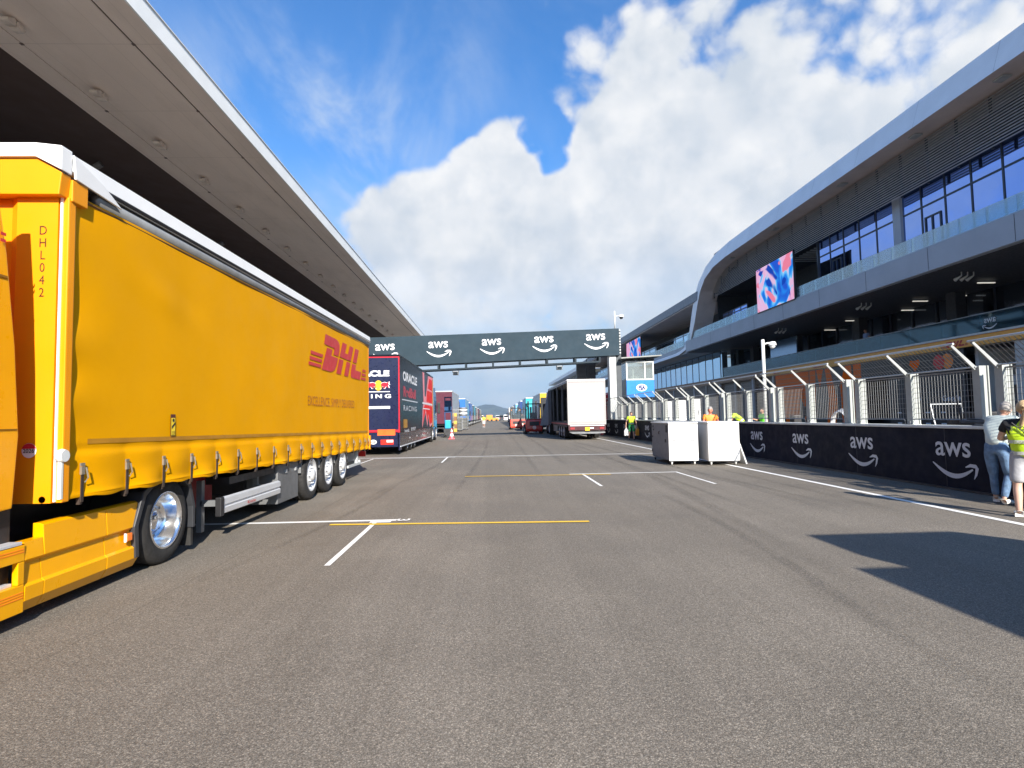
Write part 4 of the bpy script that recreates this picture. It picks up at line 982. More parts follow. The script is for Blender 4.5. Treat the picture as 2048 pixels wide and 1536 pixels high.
# underframe
mb = MB(); Lb(mb, -4.6, -4.4, YF + .3, YR - .1, .78, .93); Lb(mb, -5.5, -5.3, YF + .3, YR - .1, .78, .93); Lb(mb, -6.1, -3.72, 8.3, YR, .70, .80); Lb(mb, -5.9, -4.2, 9.9, 15.5, .35, .70); Lb(mb, -5.6, -4.3, 5.2, 8.2, .6, .95)
mb.build('chassis', M_black, dl)
mb = MB(); Lb(mb, -4.42, -4.05, 7.7, 8.5, .42, .92); mb.build('tool_box', M_red2, dl, bevel=.02)
for y in (7.75, 9.55):
    mb = MB(); Lb(mb, -3.95, -3.88, y + .1, y + .18, .12 if y < 8 else .5, .80); Lb(mb, -3.90, -3.68, y + .1, y + .16, .46, .54)
    mb.build('guard_bracket', M_grey, dl)
for k in range(1):
    mb = MB(); mb.prism([(-3.66 + 4.9, .34), (-3.62 + 4.9, .36), (-3.615 + 4.9, .43), (-3.635 + 4.9, .445), (-3.635 + 4.9, .46), (-3.615 + 4.9, .475), (-3.62 + 4.9, .55), (-3.66 + 4.9, .57)], 'y', 7.88 - 5, 9.98 - 5)
    o = mb.build('side_guard', M_alu, dl)
    mb = MB(); Lb(mb, -3.68, -3.60, 7.80, 7.895, .33, .58); mb.build('end_cap', M_black, o, bevel=.01)
    F = Flat().text('Krone', 0, 0, .05, bold=.01); F.v = [(a * 1.6, b) for a, b in F.v]
    F.build('lettering', M_red, o, L(-3.615, 8.65, .375), (0, 1, 0), (0, 0, 1))
mb = MB(); Lb(mb, -4.3, -3.68, 10.02, 11.06, .16, .83); mb.build('side_locker', mat('locker_grey', (.16, .165, .17), .5, .3), dl, bevel=.015)
mb = MB(); Lb(mb, -3.679, -3.66, 10.35, 10.42, .66, .72); mb.build('locker_latch', M_galv, dl); Lb(MB(), -3.679, -3.66, 10.85, 10.92, .66, .72).build('locker_latch', M_galv, dl)
for y in (11.72, 12.90, 14.08):
    wheel(dl, 1.09, y - 5, .49, .34, 1, 'flat', M_alu); wheel(dl, -1.09, y - 5, .49, .34, -1, 'flat', M_alu)
    mb = MB(); pts = [(y - 5 + .60 * math.cos(R(a)), .50 + .60 * math.sin(R(a))) for a in range(8, 173, 12)]; pin = [(y - 5 + .57 * math.cos(R(a)), .50 + .57 * math.sin(R(a))) for a in range(172, 7, -12)]
    mb.prism(pts + pin, 'x', -4.05 + 4.9, -3.66 + 4.9)
    mb.build('mudguard', mat('guard_grey', (.20, .205, .21), .5), dl)
mb = MB(); Lb(mb, -6.1, -3.70, YR - .9, YR - .8, .32, .46); Lb(mb, -3.74, -3.69, 14.9, 16.3, .34, .40); Lb(mb, -3.78, -3.7, 15.9, 16.0, .4, .8); Lb(mb, -4.4, -4.3, YR - .86, YR - .8, .45, .8); Lb(mb, -5.5, -5.4, YR - .86, YR - .8, .45, .8); mb.build('underrun_bar', M_lgrey, dl)
mb = MB(); Lb(mb, -4.25, -3.74, 15.0, 15.8, .48, .80); mb.build('spare_cradle', M_grey, dl)
mb = MB(); Lb(mb, -4.3, -3.72, YR - .12, YR - .05, .50, .66); mb.build('tail_lamp', M_red, dl)
mb = MB(); mb.tube([L(-4.15, 7.6, .8), L(-4.15, 7.6, .12)], .05, 8); Lb(mb, -4.28, -4.02, 7.48, 7.72, .08, .12); mb.build('landing_leg', M_dark, dl)
# tractor unit: cab, deflector, skirt, arch, wheels
mb = MB()
mb.prism([(1.45, .55), (1.35, 1.2), (1.45, 2.2), (1.75, 2.9), (2.4, 3.55), (3.6, 3.75), (4.05, 3.72), (4.08, 1.0), (3.0, .9), (2.2, .5)], 'x', -6.1, -3.72)
mb.v = [(v[0] + 4.9, v[1] - 5, v[2]) for v in mb.v]; mb.build('cab', M_yel, dl, bevel=.05)
mb = MB()
mb.prism([(3.98, .90), (4.62, .94), (4.66, 1.5), (4.60, 2.2), (4.50, 2.9), (4.36, 3.55), (3.98, 3.70)], 'x', -3.80, -3.72)
mb.v = [(v[0] + 4.9, v[1] - 5, v[2]) for v in mb.v]
o = mb.build('side_deflector', mat('cab_yellow', (.86, .36, .0), .3, coat=.15, var=.03, spec=.3), dl, bevel=.012)
mb = MB(); Lb(mb, -3.722, -3.712, 3.98, 4.50, 2.71, 2.73); Lb(mb, -3.722, -3.712, 3.98, 4.64, 1.55, 1.555); mb.build('panel_gap', mat('gap_brown', (.25, .10, .0), .6), o)
Flat().rect(0, 0, .05, .025).rect(0, .05, .05, .075).build('stripe_print', M_crf, o, L(-3.715, 4.42, 2.98), (0, 1, 0), (0, 0, 1), off=.007)
mb = MB(); Lb(mb, -6.1, -6.02, 3.98, 4.6, .9, 3.6); mb.build('side_deflector', M_yel, dl)
mb = MB(); mb.prism([(1.40, 1.55), (1.47, 2.35), (1.62, 2.75), (1.60, 2.76), (1.44, 2.36), (1.375, 1.55)], 'x', -5.95, -3.9); mb.v = [(v[0] + 4.9, v[1] - 5, v[2]) for v in mb.v]; mb.build('windscreen', M_glassd, dl)
mb = MB(); Lb(mb, -3.715, -3.705, 1.9, 2.9, 1.6, 2.4); mb.build('side_window', M_glassd, dl)
mb = MB(); Lb(mb, -3.6, -3.35, 1.35, 1.5, 1.8, 2.6); Lb(mb, -3.72, -3.45, 1.42, 1.46, 2.62, 2.66); mb.build('mirror', M_black, dl, bevel=.02)
mb = MB(); Lb(mb, -6.1, -3.8, 2.2, 4.7, .35, .92); Lb(mb, -5.7, -4.2, 4.2, 7.2, .45, .9); mb.build('tractor_chassis', M_black, dl)
M_yel2 = mat('skirt_yellow', (.80, .36, .0), .32, coat=.12, var=.03, spec=.3)
SKP = [(-3.745, .775), (-3.715, .76), (-3.70, .52), (-3.715, .505), (-3.735, .49), (-3.72, .33), (-3.695, .31), (-3.70, .20), (-3.755, .11), (-3.80, .11), (-3.80, .775)]
def skirt(y0, y1, cut=0):
    mb = MB(); mb.prism([(x + 4.9, z) for x, z in SKP], 'y', y0 - 5, y1 - 5); return mb.build('side_skirt', M_yel2, dl, bevel=.004)
skirt(4.93, 5.695); skirt(5.703, 6.19); 
mb = MB(); mb.prism([(x + 4.9, min(z, .66)) for x, z in SKP], 'y', 4.735 - 5, 4.922 - 5); mb.build('side_skirt', M_yel2, dl)
# skirt with the step openings
mb = MB(); Lb(mb, -3.75, -3.70, 3.2, 4.73, .515, .64); Lb(mb, -3.75, -3.70, 3.2, 4.73, .12, .335); Lb(mb, -3.75, -3.702, 4.67, 4.732, .337, .513); mb.build('side_skirt', M_yel2, dl, bevel=.006)
mb = MB(); Lb(mb, -4.1, -3.74, 3.2, 4.66, .335, .36); Lb(mb, -4.05, -3.70, 3.2, 4.70, .645, .67); mb.build('step', M_alu, dl, bevel=.004)
mb = MB(); Lb(mb, -4.12, -4.10, 3.2, 4.7, .34, .64); mb.build('step_well', M_black, dl)
mb = MB()
for z in (.605, .585, .27, .25, .23): Lb(mb, -3.70, -3.697, 3.6, 4.72, z, z + .008)
mb.build('stripe_print', mat('stripe_orange', (.85, .22, .01), .4), dl)
mb = MB(); Lb(mb, -3.70, -3.675, 5.97, 6.05, .40, .475); o = mb.build('side_marker', mat('marker_orange', (.9, .2, .02), .25, coat=.6), dl, bevel=.006)
mb = MB(); Lb(mb, -3.70, -3.68, 5.955, 5.969, .395, .48); mb.build('marker_base', M_white, o)
wheel(dl, 1.03, 6.72 - 5, .485, .30, 1, 'deep', M_chrome); wheel(dl, .70, 6.72 - 5, .485, .28, 1, 'flat', M_dark); wheel(dl, -1.03, 6.72 - 5, .485, .30, -1, 'deep', M_chrome)
wheel(dl, 1.05, 3.0 - 5, .485, .30, 1, 'flat', M_chrome); wheel(dl, -1.05, 3.0 - 5, .485, .30, -1, 'flat', M_chrome)
mb = MB(); Y0w = 6.72 - 5
pts = [(Y0w - .60, .20), (Y0w - .63, .52), (Y0w - .48, .86), (Y0w - .22, 1.0), (Y0w + .22, 1.0), (Y0w + .47, .86), (Y0w + .58, .56), (Y0w + .58, .30), (Y0w + .53, .30), (Y0w + .52, .56), (Y0w + .42, .81), (Y0w + .20, .945), (Y0w - .2, .945), (Y0w - .43, .81), (Y0w - .56, .52), (Y0w - .54, .20)]
mb.prism(pts, 'x', -4.2 + 4.9, -3.68 + 4.9); mb.build('wheel_arch', mat('arch_black', (.035, .037, .042), .45), dl, bevel=.01)
mb = MB(); Lb(mb, -4.15, -3.72, Y0w + 5 + .55, Y0w + 5 + .60, .08, .56); mb.build('mud_flap', M_rubber, dl)
mb = MB(); Lb(mb, -3.679, -3.672, 6.70, 6.78, .955, .985); mb.build('reflector', M_white, dl)
mb = MB(); mb.tube([L(-3.75, 4.95, .96), L(-3.75, 5.06, .96)], .03, 8); mb.build('corner_lamp', mat('lamp_darkred', (.3, .02, .01), .3), dl)

# ================================================================ generic lorry
def lorry(name, label, cat, x, y, face, c, W=2.5, Lg=13.6, H=4.0, rear='door', side_detail=0, cabc=None, cabH=3.7, open_side=False, roofc=None, cabw=None):
    """trailer rear at local y=0, running to y=Lg, cab beyond; face=1 keeps the rear towards the camera, -1 shows the cab"""
    t = thing(name, label, cat, (x, y, 0), 0 if face > 0 else math.pi)
    w = W / 2; cab = cabc or c
    if open_side:
        mb = MB().box(-w + .06, w - .002, .06, Lg - .1, 1.08, 1.15); mb.build('load_floor', M_dark, t)
        MB().box(w - .05, w, .06, Lg - .1, 1.151, H - .12).build('side_curtain', c['side'], t)
        MB().box(-w + .002, w - .002, Lg - .09, Lg, 1.0, H - .1).build('front_wall', M_dark, t)
    else:
        mb = MB().box(-w, w, .06, Lg, 1.0, H - .1); mb.build('trailer_body', c['side'], t, bevel=.03)
    MB().box(-w - .01, w + .01, .0, Lg + .01, H - .1, H).build('roof', roofc or M_offw, t, bevel=.02)
    rd = MB().box(-w + .05, w - .05, -.02, .055, 1.1, H - .15).build('rear_door', c['rear'], t)
    mb = MB().box(-w, -w + .05, -.03, .06, .98, H - .1).box(w - .05, w, -.03, .06, .98, H - .1).box(-w + .05, w - .05, -.03, .06, H - .15, H - .1).box(-w + .05, w - .05, -.03, .06, .98, 1.1); mb.build('rear_frame', c.get('frame', M_white), t)
    MB().box(-w + .1, w - .1, .05, .15, .45, .58).box(-w + .5, -w + .6, .1, .2, .58, 1.0).box(w - .6, w - .5, .1, .2, .58, 1.0).build('underrun_bar', M_dark, t)
    for s in (-1, 1): MB().box(s * (w - .55) - .2, s * (w - .55) + .2, -.02, .05, .66, .80).build('tail_lamp', M_red, t)
    MB().box(-.5, .5, .2, Lg - .2, .8, .98).box(-w + .05, w - .05, 1.0, Lg - 3, .82, .98).build('chassis', M_black, t)
    for yy in (2.6, 3.9, 5.2):
        for s in (-1, 1): wheel(t, s * (w - .23), yy, .5, .33, s, 'flat', M_lgrey)
    MB().box(w - .06, w - .02, 6.2, Lg - 3.8, .4, .85).box(-w + .02, -w + .06, 6.2, Lg - 3.8, .4, .85).build('side_guard', M_grey, t)
    y0 = Lg + .75; cw = cabw or w - .03
    mb = MB().prism([(y0, 1.0), (y0 + 1.9, .75), (y0 + 2.1, 1.2), (y0 + 2.02, 2.1), (y0 + 1.75, 3.05), (y0 + 1.1, cabH), (y0, cabH)], 'x', -cw, cw); mb.build('cab', cab['side'], t, bevel=.05)
    mb = MB().prism([(y0 + 2.07, 1.75), (y0 + 2.045, 2.1), (y0 + 1.84, 2.85), (y0 + 1.86, 2.86), (y0 + 2.065, 2.1), (y0 + 2.09, 1.75)], 'x', -cw + .12, cw - .12); mb.build('windscreen', M_glassd, t)
    MB().box(-cw - .005, -cw + .01, y0 + .9, y0 + 1.75, 1.75, 2.5).box(cw - .01, cw + .005, y0 + .9, y0 + 1.75, 1.75, 2.5).build('side_window', M_glassd, t)
    for s in (-1, 1):
        MB().box(s * (cw + .06), s * (cw + .26), y0 + 1.85, y0 + 1.95, 1.9, 2.7).build('mirror', M_black, t, bevel=.03)
        MB().box(s * (cw - .5) - .2, s * (cw - .5) + .2, y0 + 2.02, y0 + 2.12, .75, .95).build('headlight', M_white, t, bevel=.02)
        wheel(t, s * (w - .17), y0 + 1.15, .5, .3, s, 'flat', M_alu); wheel(t, s * (w - .2), y0 - 1.9, .5, .5, s, 'flat', M_alu)
        MB().box(s * (cw) - .06, s * (cw) + .02, y0 - 1.2, y0 + .5, .3, .95).build('side_skirt', cab['side'], t, bevel=.02)
    MB().box(-cw, cw, y0 + 2.0, y0 + 2.14, .4, .78).build('bumper', cab['side'], t, bevel=.03)
    MB().box(-.45, .45, y0 - 3, y0 + 1.8, .45, .95).build('tractor_chassis', M_black, t)
    return t
M_navy2 = mat('race_navy', (.008, .012, .045), .3, var=.1, coat=.3)
M_gloss = mat('gloss_black_blue', (.006, .007, .012), .32, var=.2, coat=.06, spec=.22)
M_rr = mat('race_red', (.50, .012, .03), .35, var=.05)
M_cyan = mat('cab_cyan', (.02, .12, .26), .3, coat=.4)
rb = lorry('race_lorry', 'navy race trailer with a red-framed rear and glossy black side, second lorry on the left', 'lorry', -5.31, 25.4, 1,
           {'side': M_gloss, 'rear': M_navy2, 'frame': M_rr}, W=2.5, Lg=14.3, H=4.42, cabc={'side': M_cyan}, cabH=3.75, roofc=M_gloss)
for o in list(bpy.data.objects):
    if o.parent is rb and o.name.startswith('rear_door'): rd = o
MB().box(-1.16, 1.16, -.03, -.021, .36, 1.0).build('rear_lower_panel', M_navy2, rb)
MB().box(-1.25, -1.2, -.032, .5, .2, .98).box(1.2, 1.25, -.032, .5, .2, .98).build('corner_post', M_navy2, rb)
def T(s, x, z, h, m, name='lettering', align='CENTER', bold=.02, wide=1.3, space=1., fit=None, y=-.021, parent=None):
    F = Flat().text(s, 0, 0, h, bold=bold, wide=wide, align='LEFT', space=space)
    x0 = min(v[0] for v in F.v); x1 = max(v[0] for v in F.v)
    k = (fit / (x1 - x0)) if fit else 1
    F.v = [((a - (x0 + x1) / 2) * k, b) for a, b in F.v]
    return F.build(name, m, parent or rb, (x, y, z), (1, 0, 0), (0, 0, 1), off=.006)
T('ORACLE', -.14, 3.47, .24, M_letter, fit=1.9, bold=.05)
def bull(F, s, cx, cy, k):
    pts = [(0.05, .02), (.25, .22), (.5, .30), (.72, .24), (.95, .34), (.90, .16), (1.0, .05), (.86, .02), (.95, -.26), (.78, -.16), (.66, -.12), (.55, -.30), (.42, -.30), (.46, -.14), (.25, -.10), (.2, -.28), (.06, -.26), (.10, -.06)]
    F.poly([(cx + s * x * k, cy + y * k) for x, y in (pts if s > 0 else pts[::-1])])
F = Flat().ellipse(0, 0, .17, .22); F.build('emblem_disc', mat('emblem_yellow', (.90, .55, .02), .4), rb, (.33, -.021, 3.05), (1, 0, 0), (0, 0, 1), off=.004)
F = Flat(); bull(F, 1, .02, 0, .50); bull(F, -1, -.02, 0, .50); F.build('emblem_outline', M_letter, rb, (.33, -.021, 3.055), (1, 0, 0), (0, 0, 1), off=.006)
F = Flat(); bull(F, 1, .04, 0, .44); bull(F, -1, -.04, 0, .44); F.build('emblem_bulls', mat('emblem_red', (.70, .01, .03), .4), rb, (.33, -.021, 3.055), (1, 0, 0), (0, 0, 1), off=.009)
F = Flat().ellipse(0, 0, .12, .15); F.build('emblem_disc', mat('emblem_yellow', (.90, .55, .02), .4), rb, (.33, -.021, 3.05), (1, 0, 0), (0, 0, 1), off=.012)
Flat().rect(-.95, 0, .95, .03).build('thin_rule', M_letter, rb, (-.12, -.021, 2.76), (1, 0, 0), (0, 0, 1))
T('RACING', -.10, 2.50, .17, M_letter, fit=1.95, bold=.03, space=1.5)
Flat().rect(-.95, 0, .95, .11).build('thick_rule', M_letter, rb, (-.12, -.021, 2.03), (1, 0, 0), (0, 0, 1))
MB().box(-1.1, -.35, -.035, -.021, .78, 1.02).box(.28, 1.05, -.035, -.021, .86, 1.12).build('warning_plate', mat('plate_orange', (.95, .13, .02), .35), rb)
F = Flat().ellipse(.10, .58, .15, .10); F.build('oval_plate', M_white, rb, (0, -.03, 0), (1, 0, 0), (0, 0, 1))
T('GB', .10, .535, .09, M_black, y=-.036)
MB().box(.42, .98, -.05, -.031, .46, .68).build('tail_lamp', M_red, rb); MB().box(.68, .96, -.056, -.051, .56, .66).build('lamp_lens', M_white, rb)
# right side artwork (u runs along +y)
def S(F, m, y, z, name='lettering', off=.006): return F.build(name, m, rb, (1.25, y, z), (0, 1, 0), (0, 0, 1), off=off)
def St(s, y, z, h, L_, m, bold=.02, space=1.):
    F = Flat().text(s, 0, 0, h, bold=bold, space=space); x1 = max(v[0] for v in F.v); F.v = [(a * L_ / x1, b) for a, b in F.v]; return S(F, m, y, z)
St('ORACLE', .9, 3.35, .42, 4.9, M_letter, .04); St('RedBull', 1.0, 2.62, .46, 4.3, M_rr, .05); St('RACING', 1.0, 1.95, .26, 4.6, M_letter2, .01, 1.3)
S(Flat().rect(.6, 2.42, 6.0, 2.47), M_letter2, 0, 0, 'thin_rule')
St('honda', 1.3, .95, .16, 1.5, M_letter2, .02); St('BYBIT', 3.4, .98, .16, 1.8, M_letter2, .02)
S(Flat().rect(1.0, 1.15, 2.2, 1.55), mat('amber_mark', (.45, .22, .02), .4), 0, 0, 'amber_mark')
M_pink = mat('bull_outline', (.85, .30, .34), .5, spec=.2); M_bred = mat('bull_red', (.85, .02, .015), .5, spec=.2)
S(Flat().poly([(8.0, 1.02), (8.6, 1.35), (9.6, 1.9), (10.6, 1.05), (11.2, 1.7), (12.0, 1.0), (13.9, 1.2), (14.25, 1.6), (14.25, 4.3), (12.6, 4.3), (11.2, 4.25), (10.4, 3.4), (9.9, 2.9), (9.3, 2.9), (9.2, 4.3), (8.3, 4.3), (8.7, 2.6), (8.2, 2.1)]), M_pink, 0, 0, 'bull_outline', .005)
S(Flat().poly([(8.3, 1.2), (9.0, 1.65), (9.8, 2.15), (10.7, 1.3), (11.1, 1.9), (12.0, 1.2), (13.5, 1.3), (13.6, 2.35), (9.5, 2.4), (8.7, 2.2)]), M_bred, 0, 0, 'bull_body', .009)
S(Flat().poly([(10.2, 2.6), (13.5, 2.55), (13.6, 3.3), (10.6, 3.3)]).poly([(11.0, 3.45), (13.6, 3.4), (13.5, 4.1), (12.0, 4.15)]), M_bred, 0, 0, 'bull_body', .009)
S(Flat().rect(8.1, 2.42, 13.9, 2.52).rect(8.3, 2.12, 12.0, 2.18), M_letter, 0, 0, 'white_stroke', .012)
S(Flat().poly([(13.5, .98), (14.27, .98), (14.27, 4.2), (13.7, 4.2)]), mat('panel_amber', (.75, .32, .06), .4), 0, 0, 'amber_panel', .014)
MB().box(1.2, 1.252, .1, 14.2, .38, .985).build('side_skirt', mat('skirt_graphite', (.025, .025, .028), .25, coat=.3), rb); MB().box(1.245, 1.27, .1, 14.2, .34, .385).build('skirt_trim', M_letter2, rb)
for k in range(4): MB().box(1.252, 1.262, 3 + 2.6 * k, 3.08 + 2.6 * k, .62, .68).build('side_marker', M_letter2, rb)

def lm(n, c, r=.4): return mat(n, c, r, coat=.2)
# ---- the rest of the left row, running away from the camera
M_mar = lm('maroon', (.09, .012, .03)); M_gr1 = lm('pale_grey_side', (.40, .42, .43)); M_teal = lm('teal', (.02, .42, .50)); M_bl = lm('mid_blue', (.02, .14, .50)); M_bl2 = lm('deep_blue', (.01, .05, .22)); M_lb = lm('light_blue', (.15, .42, .65)); M_crm = lm('cream', (.62, .58, .48)); M_drk = lm('charcoal', (.04, .045, .05))
g1 = 'lorries parked nose to tail along the left edge of the track'; g2 = 'lorries parked along the right side of the track'
left = [('maroon-backed trailer with a pale grey side, third lorry on the left', 60.5, M_gr1, M_mar, 12.2, 4.4, M_drk),
        ('white-roofed light blue and teal trailer beyond the stacked cage trolleys', 88, M_lb, M_bl, 13, 4.5, M_teal),
        ('deep blue trailer with a plain blue back, fifth along the left row', 106, M_bl, M_bl2, 12, 4.3, M_lb),
        ('teal-sided trailer with a dark back, sixth along the left row', 124, M_teal, M_drk, 12, 4.2, M_bl),
        ('pale trailer well down the left row near the distant hi-vis walker', 143, M_crm, M_drk, 12, 4.1, M_drk),
        ('maroon trailer farthest but one on the left', 163, M_mar, M_mar, 12, 4.1, M_crm),
        ('cream trailer at the far end of the left row', 184, M_crm, M_drk, 12, 4.0, M_drk)]
for i, (lab, y, s, r, lg, h, c) in enumerate(left):
    t = lorry('lorry', lab, 'lorry', -5.45 + .06 * i, y, 1, {'side': s, 'rear': r, 'frame': r}, Lg=lg, H=h, cabc={'side': c}, roofc=M_white if i == 1 else M_offw); t['group'] = g1
# ---- right row
M_door = mat('door_white', (.36, .355, .35), .5, var=.03)
wt = lorry('open_lorry', 'white-backed curtain trailer with its left side drawn open, on the right of the track', 'lorry', 6.09, 37.0, 1, {'side': lm('curtain_grey', (.10, .11, .13)), 'rear': M_door, 'frame': M_door}, W=2.48, Lg=12.8, H=3.92, cabc={'side': M_drk}, open_side=True, roofc=M_white)
mb = MB()
for k, y in enumerate((3.2, 6.3, 9.2)): mb.box(-1.22, -1.12, y, y + .12, 1.15, 3.82)
mb.build('side_post', mat('inner_post', (.10, .10, .11), .5), wt)
MB().box(-1.24, -1.18, .06, 12.7, 3.70, 3.815).build('top_rail', M_grey, wt)
mb = MB()
for k in range(14):
    y = 10.2 + .17 * k; x = -1.24 - (.06 if k % 2 else -.03); x2 = -1.24 - (-.03 if k % 2 else .06)
    mb.quad((x, y - .9 * (k < 0), .95), (x2, y + .17, .95), (x2, y + .17, 3.7), (x, y, 3.7))
mb.quad((-1.26, 10.2, .95), (-1.30, 12.4, .72), (-1.26, 12.6, 3.7), (-1.24, 10.2, 3.7))
mb.build('drawn_curtain', lm('curtain_slate', (.10, .115, .14), .6), wt)
MB().quad((-1.27, 12.5, 3.6), (-1.95, 13.2, .75), (-1.32, 12.0, .8)).build('curtain_fold', lm('curtain_pale', (.25, .28, .32), .6), wt)
MB().box(-1.2, -.9, 1.0, 2.4, 1.16, 1.25).box(-.6, -.2, 5.0, 5.4, 1.16, 2.9).build('load_bar', mat('load_olive', (.12, .11, .08), .6), wt)
MB().box(-1.24, -1.20, .1, 12.6, .98, 1.078).build('side_rave', M_rr, wt)
MB().box(-1.17, 1.17, -.034, -.028, 1.12, 1.15).box(-1.17, 1.17, -.034, -.028, 3.72, 3.75).box(-1.19, -1.175, -.034, -.028, 1.12, 3.75).box(1.175, 1.19, -.034, -.028, 1.12, 3.75).build('door_seal', lm('seal_pink', (.38, .30, .30)), wt)
MB().box(-1.2, 1.2, -.04, .05, .62, .975).build('bumper_panel', mat('bumper_dark', (.06, .012, .015), .4), wt)
MB().box(-1.12, 1.12, -.06, -.041, .90, .945).build('bumper_strip', M_letter2, wt)
MB().box(-.14, .16, -.06, -.041, .60, .82).build('number_plate', mat('plate_yellow', (.85, .55, .02), .4), wt); T('OP-73-XB', .01, .68, .07, M_black, y=-.062, fit=.26, parent=wt)
MB().box(.18, .42, -.06, -.041, .72, .80).build('side_plate', M_white, wt)
for s in (-1, 1):
    MB().box(s * .95 - .14, s * .95 + .14, -.065, -.041, .68, .82).build('tail_lamp', M_red2, wt)
MB().prism([(-1.15, .50), (-.95, .42), (.6, .40), (1.15, .44), (1.15, .50)], 'y', -.1, .0).build('tail_lift', M_grey, wt)
right = [('trailer with a dark back under a yellow header, just past the white trailer', 56.5, lm('silver_side', (.36, .38, .40)), M_void, 9.5, 3.85, M_drk),
         ('teal and white box lorry on the right, behind the red forklift mast', 79, M_lb, M_teal, 9, 4.15, M_teal),
         ('dark blue trailer on the right, beyond the teal lorry', 93, M_bl, M_bl2, 9, 4.1, M_bl),
         ('pale grey trailer on the right, above the two paired forklifts', 110, M_gr1, M_lb, 12, 4.0, M_bl),
         ('cream lorry near the far end of the right row', 130, M_crm, M_crm, 12, 3.9, M_crm),
         ('white lorry at the far end of the right row', 150, M_offw, M_crm, 12, 3.9, M_red)]
for i, (lab, y, s, r, lg, h, c) in enumerate(right):
    t = lorry('lorry', lab, 'lorry', 5.95 - (.08 * i), y, 1, {'side': s, 'rear': r, 'frame': lm('header_yellow', (.80, .50, .02)) if i == 0 else r}, Lg=lg, H=h, cabc={'side': c}, roofc=M_white); t['group'] = g2
    if i == 0: MB().box(-1.24, 1.24, -.06, -.031, h - .45, h - .02).build('header_board', lm('header_yellow', (.80, .50, .02)), t)
    if i == 1: MB().box(-1.1, 1.1, -.03, -.021, h - 1.3, h - .5).build('rear_print', lm('aqua', (.05, .55, .62)), t)
# unseen neighbour that throws the big shadow at lower right
t = lorry('parked_lorry', 'lorry just right of the view, throwing the broad shadow at lower right', 'lorry', 6.95, -12.62, 1, {'side': M_offw, 'rear': M_offw}, Lg=11.6, H=3.87, W=2.5, cabH=3.72, cabw=.97)

# cage trolleys and tyre stack between the left lorries
def cage(x, y, lab, hgt=1.75):
    t = thing('cage_trolley', lab, 'trolley', (x, y, 0), 0, 'grey cage trolleys beside the left row')
    mb = MB()
    for k in range(9): mb.box(-.6 + .15 * k, -.58 + .15 * k, -.5, -.48, .15, hgt); mb.box(.58, .6, -.5 + .12 * k, -.48 + .12 * k, .15, hgt)
    for z in (.2, .6, 1.0, 1.4, hgt): mb.box(-.6, .62, -.515, -.5, z - .02, z + .02); mb.box(.6, .615, -.5, .5, z - .02, z + .02)
    mb.build('cage', M_grey, t); MB().box(-.6, .6, -.47, .5, .12, .18).build('deck', M_dark, t); MB().box(-.5, .5, -.4, .4, .19, hgt - .2).build('load', mat('cage_load', (.12, .12, .11), .8), t)
    for a in (-.5, .5):
        for b in (-.4, .4): MB().lathe([(.001, -.02), (.06, -.02), (.06, .02), (.001, .02)], (a, b, .06), n=10).build('castor', M_black, t)
    return t
cage(-4.2, 70, 'nearer grey cage trolley between the maroon-backed and light blue trailers')
cage(-3.75, 74, 'farther grey cage trolley, under the stacked white covers')
cage(-4.1, 66.5, 'grey cage trolley closest to the maroon-backed trailer', 1.6)
t = thing('cover_stack', 'stack of white and grey round covers on the farther cage trolley', 'stack', (-3.75, 74, 1.78))
for k in range(5): MB().lathe([(.001, .0), (.5, .0), (.56, .08), (.5, .2), (.001, .2)], (0, 0, .01 + k * .22), 'z', 18).build('cover', M_white if k % 2 else M_grey, t)
t = thing('parts_stack', 'amber and brown crates stacked beside the maroon-backed trailer', 'crates', (-4.25, 63.5, 0))
for k in range(5): MB().box(-.35, .35, -.4, .4, .02 + .42 * k, .40 + .42 * k).build('crate', [lm('amber_crate', (.55, .33, .06)), lm('brown_crate', (.20, .10, .04))][k % 2], t, bevel=.02)
t = thing('pallet_lifter', 'cyan and dark pallet lifter beside the race lorry cab', 'lifter', (-3.62, 46.5, 0))
MB().box(-.22, .24, 0, .8, .72, 1.4).build('body', mat('lifter_cyan', (.03, .35, .60), .4), t, bevel=.06); MB().box(-.30, .30, 0, .8, .2, .7).build('base', M_dark, t); MB().box(-.32, -.24, .9, 1.0, .1, 3.3).box(.20, .28, .9, 1.0, .1, 3.3).box(-.24, .2, .9, 1.0, 3.2, 3.3).box(-.24, .2, .93, .96, 2.0, 3.0).build('mast', mat('mast_blue', (.01, .06, .16), .4), t)
MB().box(-.4, -.25, 1.0, 2.0, .08, .14).box(.2, .35, 1.0, 2.0, .08, .14).build('fork', M_dark, t)
for a in (-.25, .25): MB().lathe([(.001, -.05), (.2, -.05), (.2, .05), (.001, .05)], (a, .1, .2), n=16).build('wheel', M_rubber, t)

def cone(x, y, lab):
    t = thing('traffic_cone', lab, 'cone', (x, y, 0), 0, 'traffic cones')
    MB().box(-.24, .24, -.24, .24, 0, .05).build('base', lm('cone_pinkred', (.80, .10, .12)), t, bevel=.02)
    b = MB(); b.lathe([(.19, .05), (.15, .22)], axis='z', n=18); b.lathe([(.115, .40), (.085, .54)], axis='z', n=18); b.lathe([(.05, .70), (.03, .80), (.001, .8)], axis='z', n=18); b.build('cone_body', lm('cone_pinkred', (.80, .10, .12)), t, smooth=True)
    MB().lathe([(.15, .22), (.115, .40)], axis='z', n=18).lathe([(.085, .54), (.05, .70)], axis='z', n=18).build('reflective_band', M_white, t, smooth=True)
cone(-3.05, 43.0, 'red and white traffic cone beside the race lorry cab')

